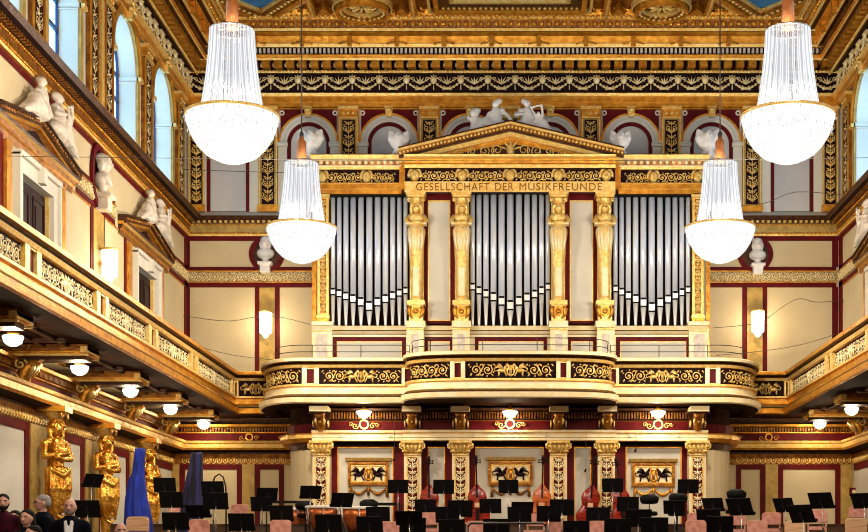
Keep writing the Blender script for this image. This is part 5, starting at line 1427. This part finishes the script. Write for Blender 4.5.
# covered harps
def harp(px_,y,top,prof,label,mt,fold,lean=0):
    x=X(px_,y); fl=tier(y); H=Z(top,y)-fl
    m=MB(lambda u,v,w:(x+u,y-w,fl+v)); m.use(mt); m.smooth=True
    n=48; rows=30; vs=[];fs=[]
    def interp(h,j):
        for q in range(len(prof)-1):
            if prof[q][0]<=h<=prof[q+1][0]:
                t=(h-prof[q][0])/(prof[q+1][0]-prof[q][0]); return prof[q][j]*(1-t)+prof[q+1][j]*t
        return prof[-1][j]
    for i in range(rows+1):
        h=i/rows; wd=interp(h,1); off=interp(h,2)
        for k in range(n):
            a=2*pi*k/n; rr=1+.13*sin(fold*a+h*2)*(1-.4*h)+.06*sin(11*a+5*h)
            vs.append((off+wd*cos(a)*rr,h*H,(wd*.6+.08)*sin(a)*rr))
    for i in range(rows):
        for k in range(n): fs.append((i*n+k,i*n+(k+1)%n,(i+1)*n+(k+1)%n,(i+1)*n+k))
    # rounded cap
    vs.append((lean,H*1.012,0)); L=len(vs)-1
    for k in range(n): fs.append((rows*n+k,rows*n+(k+1)%n,L))
    m.add(vs,fs,True)
    return tag(m.build('covered_harp'),label,'covered harp')
harp(138,31.5,449,[(0,.30,.03),(.3,.27,.01),(.5,.215,-.03),(.68,.165,-.03),(.76,.12,.01),(1,.10,.05)],'tall harp under a royal blue cloth cover',BLUECL,5,.03)
harp(196,34.5,453,[(0,.28,-.12),(.4,.24,-.10),(.7,.18,-.04),(.85,.14,.0),(1,.12,.02)],'tall harp under a dark navy cloth cover with lit folds painted in',NAVYCL,4,.12)
# arched pole
y=35.5; x0=X(214,y); m=MB(); m.use(BMETAL); fl=tier(y)
pts_=[(x0-.05,y,Z(485,y)),(x0+.02,y,Z(477,y)),(x0+.12,y,Z(474,y)),(x0+.22,y,Z(477,y)),(x0+.28,y,Z(486,y)),(x0+.29,y,Z(500,y)),(x0+.29,y,fl+.03)]
m.tube(pts_,.02,8); m.use(BMETAL); m.box(x0+.12,x0+.46,y-.15,y+.15,fl,fl+.03)
tag(m.build('arched_pole'),'thin black arched pole above the stands right of the navy covered harp','stand')
# conductor rail
t=thing('conductor_rail','thin silver edged black rail of the conductor podium at the bottom centre','rail',(X(505,27),27,1.2))
m=MB(); y=27; m.use(BMETAL); zt=Z(523.5,y); m.tube([(X(468,y),y,zt-.05),(X(471,y),y,zt),(X(543,y),y,zt),(X(546,y),y,zt-.05)],.02,8); m.use(STEEL); m.tube([(X(470,y),y,zt+.022),(X(544,y),y,zt+.022)],.006,5); m.build('handrail',None,t)
for p in (468,546): m=MB(); m.use(BMETAL); m.tube([(X(p,y),y,zt-.04),(X(p,y),y,1.2)],.018,8); m.build('post',None,t)
# hanging microphones
for p,yb,Y,l in ((394.5,458,38.5,'left of the second pilaster'),(586,469,38.5,'between the fourth and fifth pilasters'),(636,449,38.5,'left of the right plaque')):
    t=thing('hanging_microphone','small microphone hanging on a thin black wire, '+l,'microphone',(X(p,Y),Y,Z(yb,Y)),'microphones hanging on wires')
    m=MB(); m.use(WIRE); m.tube([(X(p,Y),Y,Z(yb,Y)),(X(p,Y),Y,Z(yb-42,Y)+.0)],.006,4); m.build('wire',None,t)
    m=MB(); m.use(BLACK); m.tube([(X(p,Y)-.03,Y,Z(yb,Y)-.08),(X(p,Y),Y,Z(yb,Y))],.025,8); m.build('capsule',None,t)
# cables across the hall
for pts_,l in (
 ([(XL+.02,28,Z(156,28)),(-5,28,Z(159,28)),(0,28,Z(161,28)),(5,28,Z(159,28)),(XR-.02,28,Z(155,28))],'thin cable stretched straight across the hall at pediment height'),
 ([(XL+.1,43,8.66),(-8.2,43,8.5),(-7.0,43,8.66),(-5.8,43,8.4)],'thin cable sagging across the upper left cream panel beside the organ'),
 ([(5.9,43,8.3),(7.2,43,8.45),(7.9,43,8.9),(8.4,43,9.15),(8.9,43,9.05),(XR-.1,43,9.1)],'thin cable rising across the upper right cream panel beside the organ'),
 ([(XL+.1,43,7.9),(-8.0,43,7.5),(-6.0,43,7.3)],'thin cable low across the left cream panel beside the organ'),
 ([(6.0,43,7.5),(7.5,43,7.65),(8.6,43,7.85),(XR-.1,43,8.2)],'thin cable low across the right cream panel beside the organ'),
 ([(5.8,43,11.85),(7.3,43,11.9),(8.3,43,12.25),(XR-.1,43,12.15)],'thin cable over the grey upper panel right of the organ'),
 ([(XL+.1,43,12.9),(-6,43,12.8),(-5.2,43,12.85)],'thin cable over the grey upper panel left of the organ')):
    m=MB(); m.use(WIRE)
    P=[Vector(p) for p in pts_]; R_=[]
    for i in range(len(P)-1):
        p0=P[max(i-1,0)];p1=P[i];p2=P[i+1];p3=P[min(i+2,len(P)-1)]
        for s in (0,.25,.5,.75): R_.append(.5*((2*p1)+(-p0+p2)*s+(2*p0-5*p1+4*p2-p3)*s*s+(-p0+3*p1-3*p2+p3)*s**3))
    R_.append(P[-1]); m.tube(R_,.006 if 'straight' in l else .010,4); tag(m.build('hanging_cable'),l,'cable')

# ================================================================== PEOPLE
def person(px_,y,top,face,label,hair,jacket,shirt=None,glasses=False,beard=False,bald=False,hold=None,long_hair=False,hgt=1.76):
    x=X(px_,y); ztop=Z(top,y); fl=ztop-hgt
    fz=tier(y)
    seated = fl<fz-.15
    z0=ztop-1.76
    M=Matrix.Translation((x,y,z0))@Matrix.Rotation(face,4,'Z')   # faces -y when face=0
    t=thing('person',label,'person',(x,y,fz))
    f=Fig(M)
    f.ell((0,-.01,1.65),(.078,.095,.115)); f.ell((0,.015,1.68),(.08,.085,.085)); f.ell((0,-.045,1.595),(.055,.05,.05))
    f.cap((0,-.1,1.645),(0,-.115,1.62),.011,.018); f.cap((-.02,-.088,1.582),(.02,-.088,1.582),.01,.01)
    for s in (-1,1): f.ell((s*.082,.005,1.64),(.014,.022,.034)); f.ell((s*.032,-.088,1.672),(.02,.012,.008))
    f.cap((0,.015,1.45),(0,.005,1.58),.06,.055); f.cap((-.15,.02,1.40),(.15,.02,1.40),.06,.06); f.cap((0,.02,1.35),(0,.02,.98),.13,.12)
    kz=.48 if seated else .0
    hips=.95
    for s in (-1,1):
        el=(s*.25,.03,1.12); ha=(s*.14,-.22,1.05)
        f.chain([(s*.19,.02,1.38),el,ha],[.05,.04,.027])
        f.ell((ha[0],ha[1]-.03,ha[2]),(.04,.045,.02))
        for q in range(4): f.chain([(ha[0]-.03+.02*q,ha[1]-.06,ha[2]),(ha[0]-.03+.02*q,ha[1]-.10-.006*(1.5-abs(q-1.5)),ha[2]-.012),(ha[0]-.03+.02*q,ha[1]-.115,ha[2]-.035)],[.009,.008,.007])
        f.chain([(ha[0]-s*.035,ha[1]-.02,ha[2]),(ha[0]-s*.06,ha[1]-.06,ha[2]-.005)],[.011,.009])
        if seated: f.chain([(s*.1,.02,.92),(s*.12,-.42,.92),(s*.12,-.42,.92-max(.1,min(.5,.92-(fz-z0)-.05)))],[.08,.06,.04])
        else: f.chain([(s*.09,.02,.92),(s*.1,0,.5),(s*.1,.02,.08)],[.08,.06,.04]); f.cap((s*.1,.03,.03),(s*.1,-.12,.025),.035,.03)
    body=f.build('body',SKIN,t,.011,2); body.location=-Vector(t.location)
    # jacket
    f=Fig(M); f.cap((-.16,.02,1.40),(.16,.02,1.40),.085,.085); f.cap((0,.02,1.38),(0,.02,.92),.17,.165); f.ell((0,.03,1.2),(.21,.14,.25))
    for s in (-1,1): f.chain([(s*.2,.02,1.39),(s*.26,.03,1.12),(s*.155,-.17,1.06)],[.075,.06,.045])
    f.cap((-.05,.04,1.47),(.05,.04,1.47),.04,.04)
    o=f.build('jacket',jacket,t,.018,2); o.location=-Vector(t.location)
    if shirt:
        f=Fig(M); f.cap((-.035,-.10,1.43),(-.01,-.175,1.2),.04,.035); f.cap((.035,-.10,1.43),(.01,-.175,1.2),.04,.035); f.cap((0,-.175,1.2),(0,-.175,1.02),.035,.035); f.cap((-.03,-.05,1.47),(.03,-.05,1.47),.03,.03); o=f.build('shirt_front',shirt,t,.012,1); o.location=-Vector(t.location)
    f=Fig(M)
    for s in (-1,1):
        if seated: f.chain([(s*.1,.02,.93),(s*.12,-.42,.93),(s*.12,-.42,.93-max(.08,min(.45,.92-(fz-z0)-.1)))],[.1,.08,.06])
        else: f.chain([(s*.09,.02,.93),(s*.1,0,.5),(s*.1,.02,.1)],[.1,.08,.06])
    o=f.build('trousers',SUIT,t,.02,1); o.location=-Vector(t.location)
    if not bald:
        f=Fig(M); f.ell((0,.02,1.708),(.088,.103,.070)); f.ell((0,.055,1.66),(.088,.075,.09))
        if long_hair:
            f.ell((0,.06,1.58),(.1,.07,.12))
            for s in (-1,1): f.cap((s*.075,.02,1.67),(s*.085,.03,1.5),.03,.025)
        o=f.build('hair',hair,t,.012,1); o.location=-Vector(t.location)
    if beard:
        f=Fig(M); f.ell((0,-.055,1.575),(.058,.05,.045)); f.cap((-.068,-.01,1.62),(-.05,-.06,1.575),.02,.022); f.cap((.068,-.01,1.62),(.05,-.06,1.575),.02,.022); f.cap((0,-.09,1.565),(0,-.085,1.535),.025,.02)
        o=f.build('beard',BEARDM if bald else hair,t,.01,1); o.location=-Vector(t.location)
    f=MB(); 
    for s in (-1,1):
        q=M@Vector((s*.032,-.088,1.652)); f.use(SHIRT); f.ball(q,.009,8,6); q=M@Vector((s*.032,-.0945,1.652)); f.use(HAIR); f.ball(q,.006,6,4); f.tube([tuple(M@Vector((s*.016,-.100,1.672))),tuple(M@Vector((s*.034,-.100,1.678))),tuple(M@Vector((s*.052,-.088,1.672)))],.006,5)
    f.build('eyes',None,t)
    if glasses:
        f=MB(); f.use(BMETAL)
        for s in (-1,1):
            f.tube([tuple(M@Vector((s*.034+.024*cos(2*pi*k/12),-.112,1.652+.018*sin(2*pi*k/12)))) for k in range(13)],.003,4)
            f.tube([tuple(M@Vector((s*.058,-.11,1.655))),tuple(M@Vector((s*.085,.0,1.655)))],.003,4)
        f.tube([tuple(M@Vector((-.01,-.112,1.655))),tuple(M@Vector((.01,-.112,1.655)))],.003,4); f.build('glasses',None,t)
    return t
person(70,20.3,499,.15,'bald bearded man in a dark jacket over a white shirt, facing front','' or GHAIR,SUIT,SHIRT,beard=True,bald=True)
person(42,20.8,495.5,-1.0,'grey haired man with glasses in black, head turned to the left',GHAIR,SUIT,glasses=True)
person(3,20.6,494.5,.3,'dark haired bearded man in a plum checked jacket at the left edge',HAIR,REDSH,beard=True)
person(27,20.0,510,-.2,'dark haired woman with open collar in black, left of the man in glasses',HAIR,SUIT,SHIRT,long_hair=True)
person(15,21.5,511,0,'dark haired person mostly hidden behind the man at the left edge',HAIR,SUIT)
person(121,21.0,523.5,.4,'bald head at the bottom edge in front of the blue covered harp',GHAIR,RUSTC,bald=True)
person(33,19.4,526,-.6,'dark haired person with only the head top showing low at the left',HAIR,RUSTC)

# ================================================================== LIGHT, WORLD, CAMERA
w=bpy.data.worlds.new('sky'); sc.world=w; w.use_nodes=True; bg=w.node_tree.nodes['Background']
bg.inputs[0].default_value=(.24,.62,1,1); bg.inputs[1].default_value=5.2
cam=bpy.data.cameras.new('camera'); co=bpy.data.objects.new('camera',cam); COL.objects.link(co); sc.camera=co
cam.sensor_width=36; cam.lens=F/868*36; co.location=(0,0,EYE); co.rotation_euler=(pi/2,0,0)
cam.shift_x=(434-CX)/868; cam.shift_y=(VY-266)/868; cam.clip_end=200
vs_=sc.view_settings; vs_.view_transform='Standard'; vs_.look='None'; vs_.gamma=1; vs_.exposure=.06; vs_.use_curve_mapping=False
sc.cycles.max_bounces=6; sc.cycles.diffuse_bounces=2; sc.cycles.glossy_bounces=3; sc.cycles.transparent_max_bounces=16
sc.cycles.sample_clamp_indirect=4; sc.cycles.caustics_reflective=False; sc.cycles.caustics_refractive=False
sc.cycles.use_denoising=True; sc.cycles.filter_width=1.05

m=MB(backT(YB)); m.use(MAROON); u=px(853); z=zb(492); m.box(u-.12,u+.12,z-.12,z+.12,.04,.12); m.use(IVORY); m.disc(u,z,.06,.12,.13,14); tag(m.build('wall_button'),'small red wall box with pale disc on the olive strip at the right','wall box')
